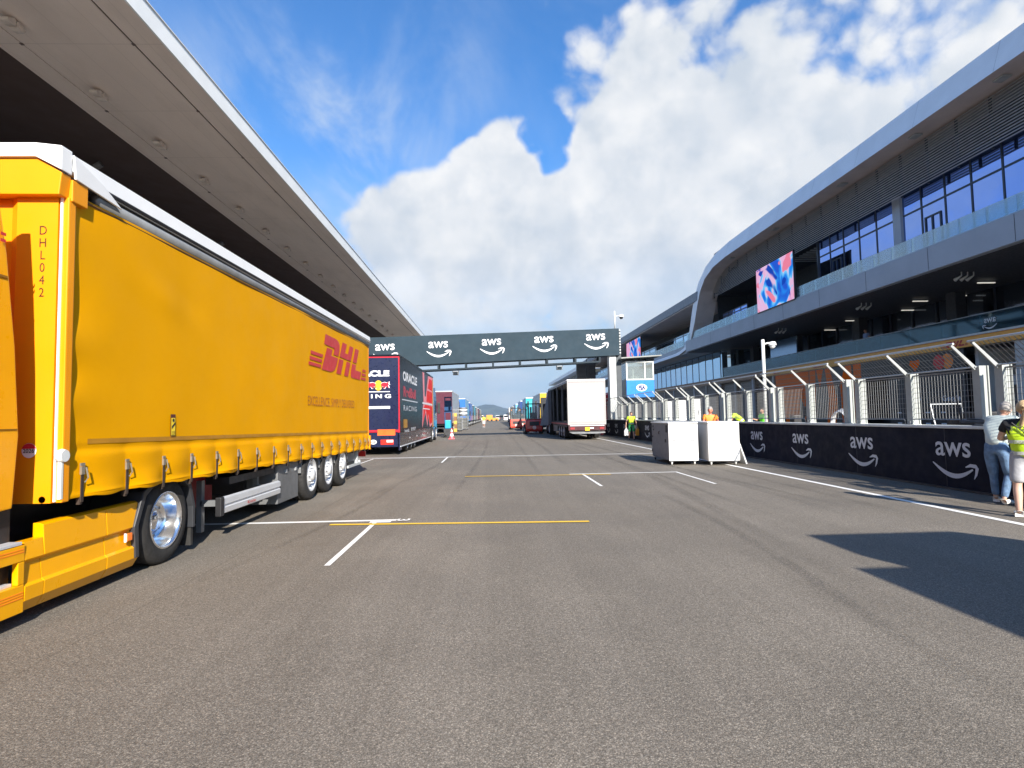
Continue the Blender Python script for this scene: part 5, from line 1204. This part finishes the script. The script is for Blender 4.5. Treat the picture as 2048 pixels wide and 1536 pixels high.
# forklifts
def forklift(x, y, lab, rz=0, s=1., red=M_red, H=2.25):
    t = thing('forklift', lab, 'forklift', (x, y, 0), rz, 'red forklifts on the right of the track')
    mb = MB().prism([(-.55, .32), (-.50, .95), (-.42, 1.12), (-.05, 1.16), (-.05, .30), (-.2, .18), (-.45, .18)], 'x', -.62, .62); mb.build('counterweight', red, t, bevel=.09, seg=3)
    MB().box(-.60, .60, -.04, 1.5, .25, .95).build('chassis', red, t, bevel=.05)
    MB().box(-.35, .35, -.575, -.53, .62, .92).build('grille', M_dark, t); MB().lathe([(.001, -.03), (.13, -.03), (.15, .02)], (0, -.56, .47), 'y', 16).build('tow_cap', lm('pale_badge', (.85, .55, .5)), t)
    MB().box(-.56, .56, -.50, .0, 1.12, 1.16).build('hood_trim', lm('hood_grey', (.45, .44, .40)), t, bevel=.01)
    g = MB()
    for a in (-.54, .54): g.tube([(a, -.25, 1.1), (a * .96, -.1, H), (a * .96, 1.2, H + .03), (a, 1.45, 1.0)], .035, 8)
    g.box(-.56, .56, -.12, 1.25, H - .02, H + .04)
    g.build('overhead_guard', M_black, t)
    MB().quad((-.50, -.22, 1.2), (.50, -.22, 1.2), (.49, -.10, H - .08), (-.49, -.10, H - .08)).build('rear_screen', sheet_glass('cab_glass', (.8, .84, .86), .0, .06), t)
    MB().box(-.28, .28, .35, .85, .96, 1.1).box(-.28, .28, .3, .4, 1.1, 1.6).build('seat', M_black, t, bevel=.03)
    for a in (-.3, .3): MB().box(a - .06, a + .06, 1.55, 1.68, .08, H + .25).build('mast', M_black, t)
    MB().box(-.4, .4, 1.70, 1.76, .3, .4).box(-.4, .4, 1.70, 1.76, .7, .8).box(-.35, -.25, 1.76, 2.8, .06, .1).box(.25, .35, 1.76, 2.8, .06, .1).build('fork', M_dark, t)
    for a, sd in ((-.60, -1), (.60, 1)):
        wheel(t, a * .98, .0, .28, .2, sd, 'flat', M_offw); wheel(t, a, 1.3, .36, .24, sd, 'flat', M_offw)
    for a in (-.48, .48): MB().box(a - .06, a + .06, -.1, -.04, H - .25, H - .1).build('lamp', lm('beacon', (.8, .3, .1)), t)
    t.scale = (s, s, s); return t
forklift(3.72, 52.0, 'big red forklift with a tall black mast, nearest of the three', 0, 1.2)
forklift(2.85, 70.5, 'smaller red forklift with a hi-vis driver, left of the big one', 0, 1.12, lm('faded_red', (.70, .08, .05)), 2.3)
forklift(3.98, 77.5, 'red forklift half hidden between the other two', 0, 1.1, lm('faded_red', (.70, .08, .05)), 2.3)
# far end clutter: orange machine, barriers, vans
t = thing('orange_machine', 'small bright orange machine far down the middle of the track', 'machine', (-1.2, 205, 0))
MB().box(-1.0, 1.2, 0, 2, .3, 2.3).build('body', lm('machine_orange', (.85, .30, .04)), t, bevel=.1); MB().box(1.2, 3.4, .2, 1.6, .3, 1.2).build('bed', lm('machine_orange', (.85, .30, .04)), t, bevel=.05)
for a in (-.5, .9, 2.6): MB().lathe([(.001, -.2), (.4, -.2), (.4, .2), (.001, .2)], (a, .1, .4), 'y', 14).build('wheel', M_rubber, t)
vl = [('white van far down the track, left of the right row', 5.0, 210, M_offw), ('grey van far down the middle of the track', 2.3, 250, M_gr1), ('dark van far down the track, right of the orange machine', .6 + 3.2, 232, M_drk), ('pale van at the far left of the track end', -4.6, 236, M_crm)]
for lab, x, y, m in vl:
    t = thing('parked_van', lab, 'van', (x, y, 0), 0, 'vans at the far end')
    MB().prism([(0, .35), (0, 2.2), (.15, 2.35), (3.4, 2.35), (4.2, 1.4), (5.1, 1.1), (5.2, .35)], 'x', -.95, .95).build('body', m, t, bevel=.06); MB().box(-.8, .8, -.02, -.005, 1.4, 2.0).build('rear_window', M_glassd, t)
    for yy in (.9, 4.2):
        for s in (-1, 1): wheel(t, s * .82, yy, .35, .22, s, 'flat', M_grey)
    for s in (-1, 1): MB().box(s * .8 - .08, s * .8 + .08, -.03, -.005, .8, 1.3).build('tail_lamp', M_red, t)
# ---------------------------------------------------------------- white rolling cases
def rcase(loc, rz, lab, w, d, h, open_side):
    t = thing('rolling_cabinet', lab, 'cabinet', loc, rz, 'white rolling cabinets by the pit wall')
    M_side = mat('case_grey_side', (.20, .205, .22), .5, var=.05)
    M_cw = mat('case_white', (.72, .72, .70), .4, var=.03, vs=1.5)
    z0 = .13
    MB().box(-w / 2 + .02, w / 2, -d / 2 + .02, d / 2, z0, z0 + h - .03).build('body', M_side if open_side else M_cw, t, bevel=.02)
    MB().box(-w / 2, w / 2, -d / 2, -d / 2 + .018, z0, z0 + h - .05).build('front_panel', M_cw, t, bevel=.008)
    MB().box(-w / 2 - .01, w / 2 + .01, -d / 2 - .01, d / 2 + .01, z0 + h - .03, z0 + h + .015).build('lid', M_cw, t, bevel=.015)
    for s in (-1, 1):
        x = s * w * .31
        o = MB().box(x - .055, x + .055, -d / 2 - .008, -d / 2 - .001, z0 + h * .49, z0 + h * .545).build('recessed_handle', M_grey, t); MB().box(x - .045, x + .045, -d / 2 - .012, -d / 2 - .009, z0 + h * .50, z0 + h * .525).build('grip', M_lgrey, o)
    if open_side:
        xs = -w / 2 + .02
        for (yy, zz, a, b) in ((.40, 1.03, .05, .07), (.38, .92, .05, .05), (.44, .68, .05, .06), (.48, .20, .06, .08), (-.30, .60, .05, .10), (-.36, .98, .08, .22), (.50, 1.02, .04, .08)):
            MB().box(xs - .015, xs - .001, yy * d - a, yy * d + a, zz - b / 2 + z0, zz + b / 2 + z0).build('latch', M_black, t)
        MB().box(xs - .006, xs - .001, -.42 * d, .36 * d, .83 + z0, .845 + z0).build('seam', M_grey, t)
        MB().tube([(xs - .02, 0.05, .92), (xs - .05, 0.03, .96), (xs - .02, 0, 1.02)], .012, 6).build('turn_handle', M_dark, t)
    F = Flat().text('MODULE', 0, 0, .022, wide=1.2); F.build('lettering', M_lgrey, t, (-w * .42 if open_side else -.1, -d / 2 - .001, z0 + h * .86), (1, 0, 0), (0, 0, 1))
    for a in (-1, 1):
        for b in (-1, 1):
            x, y = a * (w / 2 - .1), b * (d / 2 - .1)
            o = MB().box(x - .035, x + .035, y - .04, y + .04, .09, z0 - .001).build('castor_bracket', M_galv, t)
            MB().lathe([(.001, -.018), (.05, -.018), (.055, 0), (.05, .018), (.001, .018)], (x, y + .02, .055), n=14).build('castor', M_offw if b < 0 else M_black, o)
    return t
rcase((5.93, 18.80, 0), R(-3), 'left of the two white rolling cabinets, its grey side with black latches facing the track', .90, 2.4, 1.17, True)
rcase((7.03, 18.05, 0), R(-3), 'right of the two white rolling cabinets, with a loose panel leaning on it', .94, 1.6, 1.17, False)
t = thing('leaning_panel', 'thin white panel leaning against the right rolling cabinet', 'panel', (7.74, 17.55, 0), R(-4))
MB().prism([(-.20, .72), (-.17, .73), (.06, .01), (.02, 0)], 'y', -.05, .7).build('board', M_white, t)
# ---------------------------------------------------------------- people
M_skin = mat('skin', (.55, .30, .20), .5, var=.06, vs=10); M_skin2 = mat('skin_pale', (.62, .38, .28), .5, var=.06, vs=10)
M_hv = mat('hi_vis_yellow', (.60, .85, .02), .6, var=.06, vs=8, bump=.3, bs=14); M_hvo = mat('hi_vis_orange', (1., .27, .03), .6, var=.05, vs=8, bump=.3, bs=14)
M_refl = mat('reflective_tape', (.55, .56, .50), .4, var=.05); M_jean = mat('denim', (.13, .22, .36), .8, var=.3, vs=9, bump=.5, bs=20); M_short = mat('grey_cotton', (.38, .38, .40), .8, var=.12, vs=9, bump=.5, bs=16)
M_shirt = mat('pale_shirt', (.55, .62, .58), .8, var=.1, bump=.4, bs=14); M_green = mat('green_cotton', (.03, .28, .08), .8); M_hairb = mat('blonde_hair', (.52, .37, .20), .6, var=.3, vs=30, stretch=(1, 1, .1)); M_hairg = mat('grey_hair', (.30, .28, .26), .7, var=.3, vs=40); M_hairk = mat('dark_hair', (.05, .035, .025), .6)
M_shoe = mat('white_trainer', (.78, .78, .76), .5); M_navyc = mat('navy_cotton', (.02, .03, .09), .8)
def skin_mesh(name, nodes, edges, m, parent, sub=1, root=0):
    """nodes: list of (pos, rx, ry)"""
    me = bpy.data.meshes.new(name); me.from_pydata([n[0] for n in nodes], edges, []); ob = bpy.data.objects.new(name, me); COL.objects.link(ob)
    md = ob.modifiers.new('s', 'SKIN'); md.use_smooth_shade = True
    sv = me.skin_vertices[0].data
    for i, n in enumerate(nodes): sv[i].radius = (n[1], n[2]); sv[i].use_root = (i == root)
    if sub: sm = ob.modifiers.new('d', 'SUBSURF'); sm.levels = sub; sm.render_levels = sub
    dg = bpy.context.evaluated_depsgraph_get(); dg.update()
    out = bpy.data.meshes.new_from_object(ob.evaluated_get(dg)); out.materials.clear(); out.materials.append(m)
    for p in out.polygons: p.use_smooth = True
    bpy.data.objects.remove(ob); return link(name, out, parent)
BASE = dict(pelvis=(0, 0, .95), waist=(0, 0, 1.10), chest=(0, .01, 1.32), neck=(0, 0, 1.46), nape=(0, .01, 1.53), head=(0, .03, 1.62),
            shl=(-.19, 0, 1.42), ell=(-.25, -.02, 1.15), wrl=(-.27, .05, .90), shr=(.19, 0, 1.42), elr=(.25, -.02, 1.15), wrr=(.27, .05, .90),
            hpl=(-.10, 0, .90), knl=(-.11, .02, .49), anl=(-.11, -.02, .09), tol=(-.13, .15, .045), hpr=(.10, 0, .90), knr=(.11, .02, .49), anr=(.11, -.02, .09), tor=(.13, .15, .045))
def lerp(a, b, t): return tuple(a[i] + (b[i] - a[i]) * t for i in range(3))
def person(lab, loc, rz, pose, cloth, s=1., skin=M_skin, hair=M_hairk, hairstyle='short', grp=None, fingers=True):
    P_ = dict(BASE); P_.update(pose)
    t = thing('person', lab, 'person', loc, rz, grp); t.scale = (s, s, s)
    N_ = []; E_ = []; idx = {}
    def nd(k, p, a, b=None): idx[k] = len(N_); N_.append((p, a, b or a)); return idx[k]
    nd('pelvis', P_['pelvis'], .115, .085); nd('waist', P_['waist'], .10, .075); nd('chest', P_['chest'], .12, .08); nd('neck', P_['neck'], .062, .06); nd('nape', P_['nape'], .055, .055)
    E_ += [(0, 1), (1, 2), (2, 3), (3, 4)]
    for sd in 'lr':
        a = nd('sh' + sd, P_['sh' + sd], .062); b = nd('u' + sd, lerp(P_['sh' + sd], P_['el' + sd], .5), .047); c = nd('el' + sd, P_['el' + sd], .038); d = nd('f' + sd, lerp(P_['el' + sd], P_['wr' + sd], .4), .038); e = nd('wr' + sd, P_['wr' + sd], .024, .028)
        E_ += [(2, a), (a, b), (b, c), (c, d), (d, e)]
        # palm, five fingers
        el, wr = Vector(P_['el' + sd]), Vector(P_['wr' + sd]); dr = (wr - el).normalized(); side = dr.cross(Vector((0, 0, 1)));
        if side.length < .2: side = Vector((0, 1, 0))
        side.normalize(); up = side.cross(dr)
        pm = nd('pm' + sd, tuple(wr + dr * .055), .036, .018); E_.append((e, pm))
        if fingers:
            for q, (o_, ln) in enumerate(((-.033, .062), (-.011, .075), (.011, .078), (.032, .070))):
                k0 = wr + dr * .10 + side * o_; k1 = k0 + dr * ln * .55 - up * .012; k2 = k1 + dr * ln * .4 - up * .025
                i0 = nd('a', tuple(k0), .0095); i1 = nd('a', tuple(k1), .0085); i2 = nd('a', tuple(k2), .0075); E_ += [(pm, i0), (i0, i1), (i1, i2)]
            k0 = wr + dr * .05 + side * .045; k1 = k0 + dr * .035 + side * .02 - up * .01; i0 = nd('a', tuple(k0), .011); i1 = nd('a', tuple(k1), .009); E_ += [(pm, i0), (i0, i1)]
        a = nd('hp' + sd, P_['hp' + sd], .088); b = nd('th' + sd, lerp(P_['hp' + sd], P_['kn' + sd], .5), .074); c = nd('kn' + sd, P_['kn' + sd], .052); d = nd('cf' + sd, lerp(P_['kn' + sd], P_['an' + sd], .32), .055); e = nd('an' + sd, P_['an' + sd], .034); f = nd('to' + sd, P_['to' + sd], .036, .026)
        E_ += [(0, a), (a, b), (b, c), (c, d), (d, e), (e, f)]
    body = skin_mesh('body', N_, E_, skin, t)
    # head with face, joined into the body mesh
    hp = Vector(P_['head']); face = Vector(P_.get('look', (0, 1, 0))).normalized()
    rot = Vector((0, 1, 0)).rotation_difference(face).to_matrix()
    def H_(p): return tuple(hp + rot @ Vector(p))
    hb = MB(); hb.ball((0, 0, 0), .098, (.80, .98, 1.18), 20, 16)
    for i, v in enumerate(hb.v):
        x, y, z = v
        if z < -.03: k = 1 - (-.03 - z) * 2.6; x *= max(.5, k); y = y * .92 + .012
        if y > .05 and abs(x) < .02 and -.02 < z < .02: y += .008
        hb.v[i] = (x, y, z)
    hb.ball((0, .098, -.018), .018, (.7, 1., 1.5), 8, 6); hb.ball((0, .086, -.058), .016, (1.5, .5, .5), 8, 5)
    for s_ in (-1, 1): hb.ball((s_ * .079, -.004, -.012), .026, (.35, .8, 1.25), 8, 6)
    hb.v = [H_(v) for v in hb.v]; hme = hb.mesh('h', skin, True)
    bm = bmesh.new(); bm.from_mesh(body.data); bm.from_mesh(hme); bm.to_mesh(body.data); bm.free()
    for p in body.data.polygons: p.use_smooth = True
    eb = MB()
    for s_ in (-1, 1): eb.ball((s_ * .030, .083, .008), .011, (1.2, .6, .8), 8, 6)
    eb.v = [H_(v) for v in eb.v]; eb.build('eyes', M_hairk, t, smooth=True)
    if hairstyle != 'bald':
        hh = MB(); hh.ball((0, -.010, .014), .104, (.84, .98, 1.12), 20, 16)
        keep = [f for f in hh.f if not any((hh.v[i][1] > .055 and hh.v[i][2] < .055) or hh.v[i][2] < -.055 or (hh.v[i][1] > .0 and hh.v[i][2] < .0) for i in f)]
        hh.f = keep; hh.mi = [0] * len(keep)
        if hairstyle == 'ponytail':
            hh.tube([(0, -.095, .045), (0, -.13, .02), (.02, -.15, -.06), (-.01, -.14, -.16), (-.04, -.11, -.27), (-.06, -.09, -.34)], [.018, .030, .036, .032, .022, .006], 10)
        hh.v = [H_(v) for v in hh.v]; hh.build('hair', hair, t, smooth=True)
    g = lambda k: P_[k]
    # clothes: skinned shells a little outside the body
    def shell(name, keys, m, grow, ext=None, sub=2):
        nn = []; ee = []; mp = {}
        for (k, a, b) in keys: mp[k] = len(nn); nn.append((g(k) if k in P_ else ext[k], a + grow, b + grow))
        return nn, ee, mp
    for part in cloth:
        kind, m = part[0], part[1]
        ext = {'ul': lerp(g('shl'), g('ell'), .55), 'ur': lerp(g('shr'), g('elr'), .55), 'fl': lerp(g('ell'), g('wrl'), .8), 'fr': lerp(g('elr'), g('wrr'), .8), 'tl': lerp(g('hpl'), g('knl'), .5), 'tr': lerp(g('hpr'), g('knr'), .5), 'kl': lerp(g('hpl'), g('knl'), .97), 'kr': lerp(g('hpr'), g('knr'), .97),
               'cl': lerp(g('knl'), g('anl'), .35), 'cr': lerp(g('knr'), g('anr'), .35), 'bl': lerp(g('knl'), g('anl'), .93), 'br': lerp(g('knr'), g('anr'), .93), 'lowp': lerp(g('pelvis'), g('waist'), -.25)}
        Q = dict(P_); Q.update(ext)
        if kind in ('shirt', 'longshirt', 'vest'):
            gz_ = .022 if kind == 'vest' else .012
            nn = [(lerp(Q['pelvis'], Q['waist'], -.75) if kind == 'vest' else Q['lowp'], .168 + gz_, .135 + gz_), (Q['waist'], .148 + gz_, .125 + gz_), (Q['chest'], .160 + gz_, .135 + gz_), (lerp(Q['chest'], Q['neck'], .75), .095, .085)]; ee = [(0, 1), (1, 2), (2, 3)]
            for sd in 'lr':
                a = len(nn); nn.append((Q['sh' + sd], .07 + gz_, .07 + gz_)); ee.append((2, a))
                if kind != 'vest': nn.append((Q['u' + sd], .062, .062)); ee.append((a, a + 1))
                if kind == 'longshirt': nn += [(Q['el' + sd], .052, .052), (Q['f' + sd], .042, .042)]; ee += [(a + 1, a + 2), (a + 2, a + 3)]
            o = skin_mesh(kind.replace('long', ''), nn, ee, m, t, 2)
            if kind == 'vest' or (len(part) > 2 and part[2]):
                # reflective bands: closed hoops following the garment
                for fr in ((.12, .55) if kind == 'vest' else (.3,)):
                    c = Vector(lerp(Q['lowp'], Q['chest'], fr)); b_ = MB(); n_ = 28; up_ = (Vector(Q['chest']) - Vector(Q['lowp'])).normalized(); xx_ = Vector((1, 0, 0)); yy_ = up_.cross(xx_)
                    deps = o.data
                    for k in range(n_):
                        an = 2 * math.pi * k / n_; dirv = (xx_ * math.cos(an) + yy_ * math.sin(an))
                        best = .12
                        for v in deps.vertices:
                            dlt = v.co - c
                            if abs(dlt.dot(up_)) < .04:
                                flat_ = dlt - up_ * dlt.dot(up_)
                                if flat_.length > .02 and flat_.normalized().dot(dirv) > .93 and abs(dlt.x) < .24: best = max(best, flat_.length)
                        for hz in (-.025, .025): b_.v.append(tuple(c + dirv * (best + .006) + up_ * hz))
                    for k in range(n_): a = 2 * k; b2 = (2 * k + 2) % (2 * n_); b_.f.append((a, b2, b2 + 1, a + 1)); b_.mi.append(0)
                    b_.build('reflective_band', M_refl, o, smooth=True)
        elif kind in ('trousers', 'shorts'):
            nn = [(Q['pelvis'], .158, .128), (lerp(Q['pelvis'], Q['waist'], .8), .146, .118)]; ee = [(0, 1)]
            for sd in 'lr':
                a = len(nn); nn += [(Q['hp' + sd], .104, .104), (Q['t' + sd], .090, .088), (Q['k' + sd], .076 + .012 * (kind == 'shorts'), .075 + .012 * (kind == 'shorts'))]; ee += [(0, a), (a, a + 1), (a + 1, a + 2)]
                if kind == 'trousers': nn += [(Q['kn' + sd], .064, .064), (Q['c' + sd], .062, .062), (Q['b' + sd], .048, .052)]; ee += [(a + 2, a + 3), (a + 3, a + 4), (a + 4, a + 5)]
            skin_mesh(kind, nn, ee, m, t, 2)
        elif kind == 'shoes':
            for sd in 'lr':
                an, to = Vector(Q['an' + sd]), Vector(Q['to' + sd]); d = (to - an); d.z = 0; d.normalize()
                z0 = min(an.z - .045, .05)
                nn = [(tuple(an - d * .035 + Vector((0, 0, -.045))), .045, .042), (tuple(an + Vector((0, 0, .0))), .05, .05), (tuple(lerp(tuple(an), tuple(to), .55)), .046, .04), (tuple(to + d * .04 + Vector((0, 0, -.004))), .042, .032)]
                skin_mesh('shoe', nn, [(0, 1), (0, 2), (2, 3)], m, t, 2)
    return t
# woman in a vest seen from behind (faces the wall, +x and a little away)
wm = person('person in a bright yellow vest and grey shorts seen from behind, blonde ponytail', (7.72, 8.10, .0), R(-42),
    dict(shl=(-.19, 0, 1.40), ell=(-.27, .10, 1.16), wrl=(-.17, .30, 1.18), elr=(.27, .12, 1.18), wrr=(.14, .32, 1.25), anl=(-.12, -.10, .09), tol=(-.14, .06, .045), knl=(-.12, -.01, .48), anr=(.13, .06, .09), tor=(.16, .22, .045), chest=(0, .0, 1.31), look=(.05, 1, -.12), head=(.0, .03, 1.63)),
    [('shorts', M_short), ('shirt', mat('black_tee', (.012, .012, .014), .8)), ('vest', M_hv), ('shoes', M_shoe)], s=.985, skin=M_skin2, hair=M_hairb, hairstyle='ponytail'); wm.scale = (1.10, 1.10, .96)
F = Flat().text('FOTO', 0, .02, .085, bold=.01, align='CENTER').text('HUNGARIAN', 0, -.16, .035, align='CENTER').rect(-.16, -.02, .16, -.012)
vo = [o for o in bpy.data.objects if o.parent is wm and o.name.startswith('vest')][0]
ym = min(v.co.y for v in vo.data.vertices if 1.15 < v.co.z < 1.38)
F.build('lettering', mat('vest_print', (.12, .17, .03), .6), vo, (0.0, ym - .012, 1.27), (1, 0, 0), (0, 0, 1))
MB().tube([(-.14, -.12, 1.42), (0, ym - .012, 1.25), (.17, ym + .01, 1.02), (.19, .02, .95)], .008, 6).build('shoulder_strap', M_black, wm)
# man beside her, leaning over the wall top
mn = person('person in a pale shirt and jeans leaning on the pit wall, white trainers', (8.38, 9.30, 0), R(-70),
    dict(pelvis=(0, -.06, .93), waist=(0, -.02, 1.08), chest=(0, .10, 1.29), neck=(0, .17, 1.42), nape=(0, .20, 1.48), head=(0, .25, 1.56), shl=(-.19, .13, 1.38), ell=(-.27, .32, 1.22), wrl=(-.20, .55, 1.27), shr=(.19, .13, 1.38), elr=(.26, .33, 1.22), wrr=(.16, .55, 1.28),
         hpl=(-.10, -.06, .89), hpr=(.10, -.06, .89), look=(-.35, 1, -.35), anl=(-.13, .08, .09), tol=(-.18, .24, .045), knl=(-.12, .04, .48), anr=(.12, -.18, .09), tor=(.14, -.02, .045)),
    [('trousers', M_jean), ('longshirt', M_shirt), ('shoes', M_shoe)], s=1.0, skin=M_skin2, hair=M_hairg)
t = thing('sack_barrow', 'dark folded camera stand lying on the ledge by the leaning person', 'stand', (9.05, 9.95, 1.26))
MB().tube([(0, 0, .05), (.02, .9, .07)], .03, 8).tube([(.06, 0, .05), (.1, .85, .12)], .02, 8).tube([(.02, .9, .07), (.02, 1.0, .55)], .014, 6).build('legs', M_dark, t); MB().box(-.08, .08, -.15, .05, .02, .16).build('camera_body', M_lgrey, t, bevel=.02)
# man walking to the camera with two bags
wk = person('person in a yellow shirt and green shorts walking with a white and an orange bag', (8.55, 35.3, 0), math.pi,
    dict(anl=(-.11, .14, .10), tol=(-.12, .30, .05), knl=(-.11, .14, .50), anr=(.11, -.20, .14), tor=(.12, -.06, .05), knr=(.11, -.02, .50), wrl=(-.34, .05, .88), wrr=(.34, .05, .88), ell=(-.30, -.02, 1.14), elr=(.30, -.02, 1.14)),
    [('shorts', M_green), ('shirt', M_hv, True), ('shoes', M_black)], s=1.0, hair=M_hairk)
def bag(x, lab, m):
    t = thing('carrier_bag', lab, 'bag', (x, 35.25, 0))
    MB().prism([(-.14, .28), (.14, .28), (.12, .62), (.05, .72), (-.05, .72), (-.12, .62)], 'y', -.05, .05).build('sack', m, t, bevel=.03); MB().tube([(-.05, 0, .72), (-.02, 0, .84), (.02, 0, .84), (.05, 0, .72)], .01, 6).build('handle', m, t)
bag(8.21, 'white bag carried by the walking person', M_white); bag(8.91, 'orange bag carried by the walking person', lm('bag_orange', (.95, .33, .02)))
person('person in an orange shirt standing behind the white rolling cabinets', (7.88, 20.6, 0), R(170), dict(look=(.3, 1, -.2), ell=(-.26, .06, 1.16), wrl=(-.22, .22, 1.0), elr=(.26, .06, 1.16), wrr=(.22, .22, 1.0)), [('trousers', M_navyc), ('shirt', M_hvo), ('shoes', M_black)], s=1.04, skin=mat('skin_ruddy', (.60, .22, .14), .5), hair=M_hairg)
person('person in a hi-vis jacket bending down behind the debris fence', (11.7, 26.6, 0), R(60), dict(waist=(0, .06, 1.08), chest=(0, .26, 1.24), neck=(0, .38, 1.30), nape=(0, .43, 1.33), head=(0, .50, 1.38), shl=(-.19, .30, 1.28), shr=(.19, .30, 1.28), ell=(-.24, .42, 1.05), wrl=(-.2, .55, .85), elr=(.24, .42, 1.05), wrr=(.2, .55, .85)), [('trousers', M_short), ('shirt', M_hv, True), ('shoes', M_black)], s=1.15)
person('person in a green hi-vis top standing behind the white camera pole', (12.5, 26.2, 0), R(100), dict(elr=(.27, .10, 1.18), wrr=(.25, .34, 1.24)), [('trousers', M_green), ('shirt', mat('hi_vis_green', (.15, .80, .03), .6), True), ('shoes', M_black)], s=1.02)
person('person in a hi-vis yellow top walking far off on the left half of the track', (-1.33, 88.0, 0), math.pi, dict(anl=(-.11, .14, .10), tol=(-.12, .30, .05), knl=(-.11, .12, .50), anr=(.11, -.2, .14), tor=(.12, -.06, .05), knr=(.11, 0, .5)), [('shorts', M_white), ('shirt', M_hv), ('shoes', M_white)], s=1.05, fingers=False)
for (x, y, lab) in ((2.85, 71.3, 'driver in hi-vis sitting in the smaller forklift'), (3.98, 78.3, 'driver in hi-vis sitting in the half hidden forklift')):
    person(lab, (x, y, .28), 0, dict(hpl=(-.1, .05, .90), knl=(-.14, .42, .92), anl=(-.14, .48, .55), tol=(-.14, .62, .50), hpr=(.1, .05, .90), knr=(.14, .42, .92), anr=(.14, .48, .55), tor=(.14, .62, .50), wrl=(-.2, .38, 1.15), ell=(-.26, .12, 1.15), wrr=(.2, .38, 1.15), elr=(.26, .12, 1.15)), [('trousers', M_navyc), ('shirt', M_hv, True)], s=1., hair=M_black, fingers=False)
person('person in blue on the dark first floor terrace', (25.2, 37.6, 5.2), R(90), {}, [('trousers', M_jean), ('shirt', mat('light_blue_cloth', (.25, .35, .60), .8)), ('shoes', M_black)], s=1.05, fingers=False)
# things seen through the fence
t = thing('cable_coil', 'white coiled hose leaning behind the debris fence', 'hose', (11.2, 18.3, 0))
mb = MB()
for k in range(5): mb.tube([(.05 * k, .42 * math.cos(a / 12 * math.pi * 2) + .03 * k, 1.22 + (.34 + .02 * k) * math.sin(a / 12 * math.pi * 2)) for a in range(13)], .014, 6)
mb.build('hose', M_white, t); MB().box(-.1, .4, -.3, .3, 0, .9).build('stand', M_dark, t)
for (x, y, h, lab) in ((10.9, 19.6, 1.75, 'black tripod behind the debris fence in front of the orange garage board'), (11.0, 20.6, 1.45, 'low black stand beside the tripod behind the debris fence')):
    t = thing('tripod', lab, 'tripod', (x, y, 0))
    mb = MB()
    for a in (0, 2.1, 4.2): mb.tube([(0, 0, h * .8), (.4 * math.cos(a), .4 * math.sin(a), 0)], .02, 6)
    mb.build('legs', M_black, t); MB().box(-.14, .14, -.2, .12, h * .8, h).build('head', M_black, t, bevel=.02)
t = thing('work_trolley', 'dark trolley loaded with equipment behind the fence near the leaning person', 'trolley', (11.6, 13.5, 0))
MB().box(-.4, .4, -.7, .7, .25, 1.15).build('body', M_dark, t, bevel=.03); MB().box(-.3, .2, -.5, .1, 1.16, 1.5).box(-.2, .3, .2, .6, 1.16, 1.38).build('load', M_black, t, bevel=.03)
MB().tube([(-.4, .7, 1.1), (-.4, .85, 1.7), (.4, .85, 1.7), (.4, .7, 1.1)], .02, 8).build('handle', M_galv, t)
for a in (-.3, .3):
    for b in (-.5, .5): MB().lathe([(.001, -.03), (.12, -.03), (.12, .03), (.001, .03)], (a, b, .12), n=14).build('wheel', M_rubber, t)
# ---------------------------------------------------------------- air
hz = MB().box(-2900, 2900, -60, 7000, -1.0, 420).build('haze', None)
hm = bpy.data.materials.new('haze'); hm.use_nodes = True; n = NT(hm.node_tree)
pv = n.n('ShaderNodeVolumePrincipled', {'Color': (.52, .72, 1., 1), 'Density': .00010, 'Anisotropy': .2})
n.n('ShaderNodeOutputMaterial', {'Volume': pv.outputs[0]})
hz.data.materials.clear(); hz.data.materials.append(hm); hz['kind'] = 'stuff'
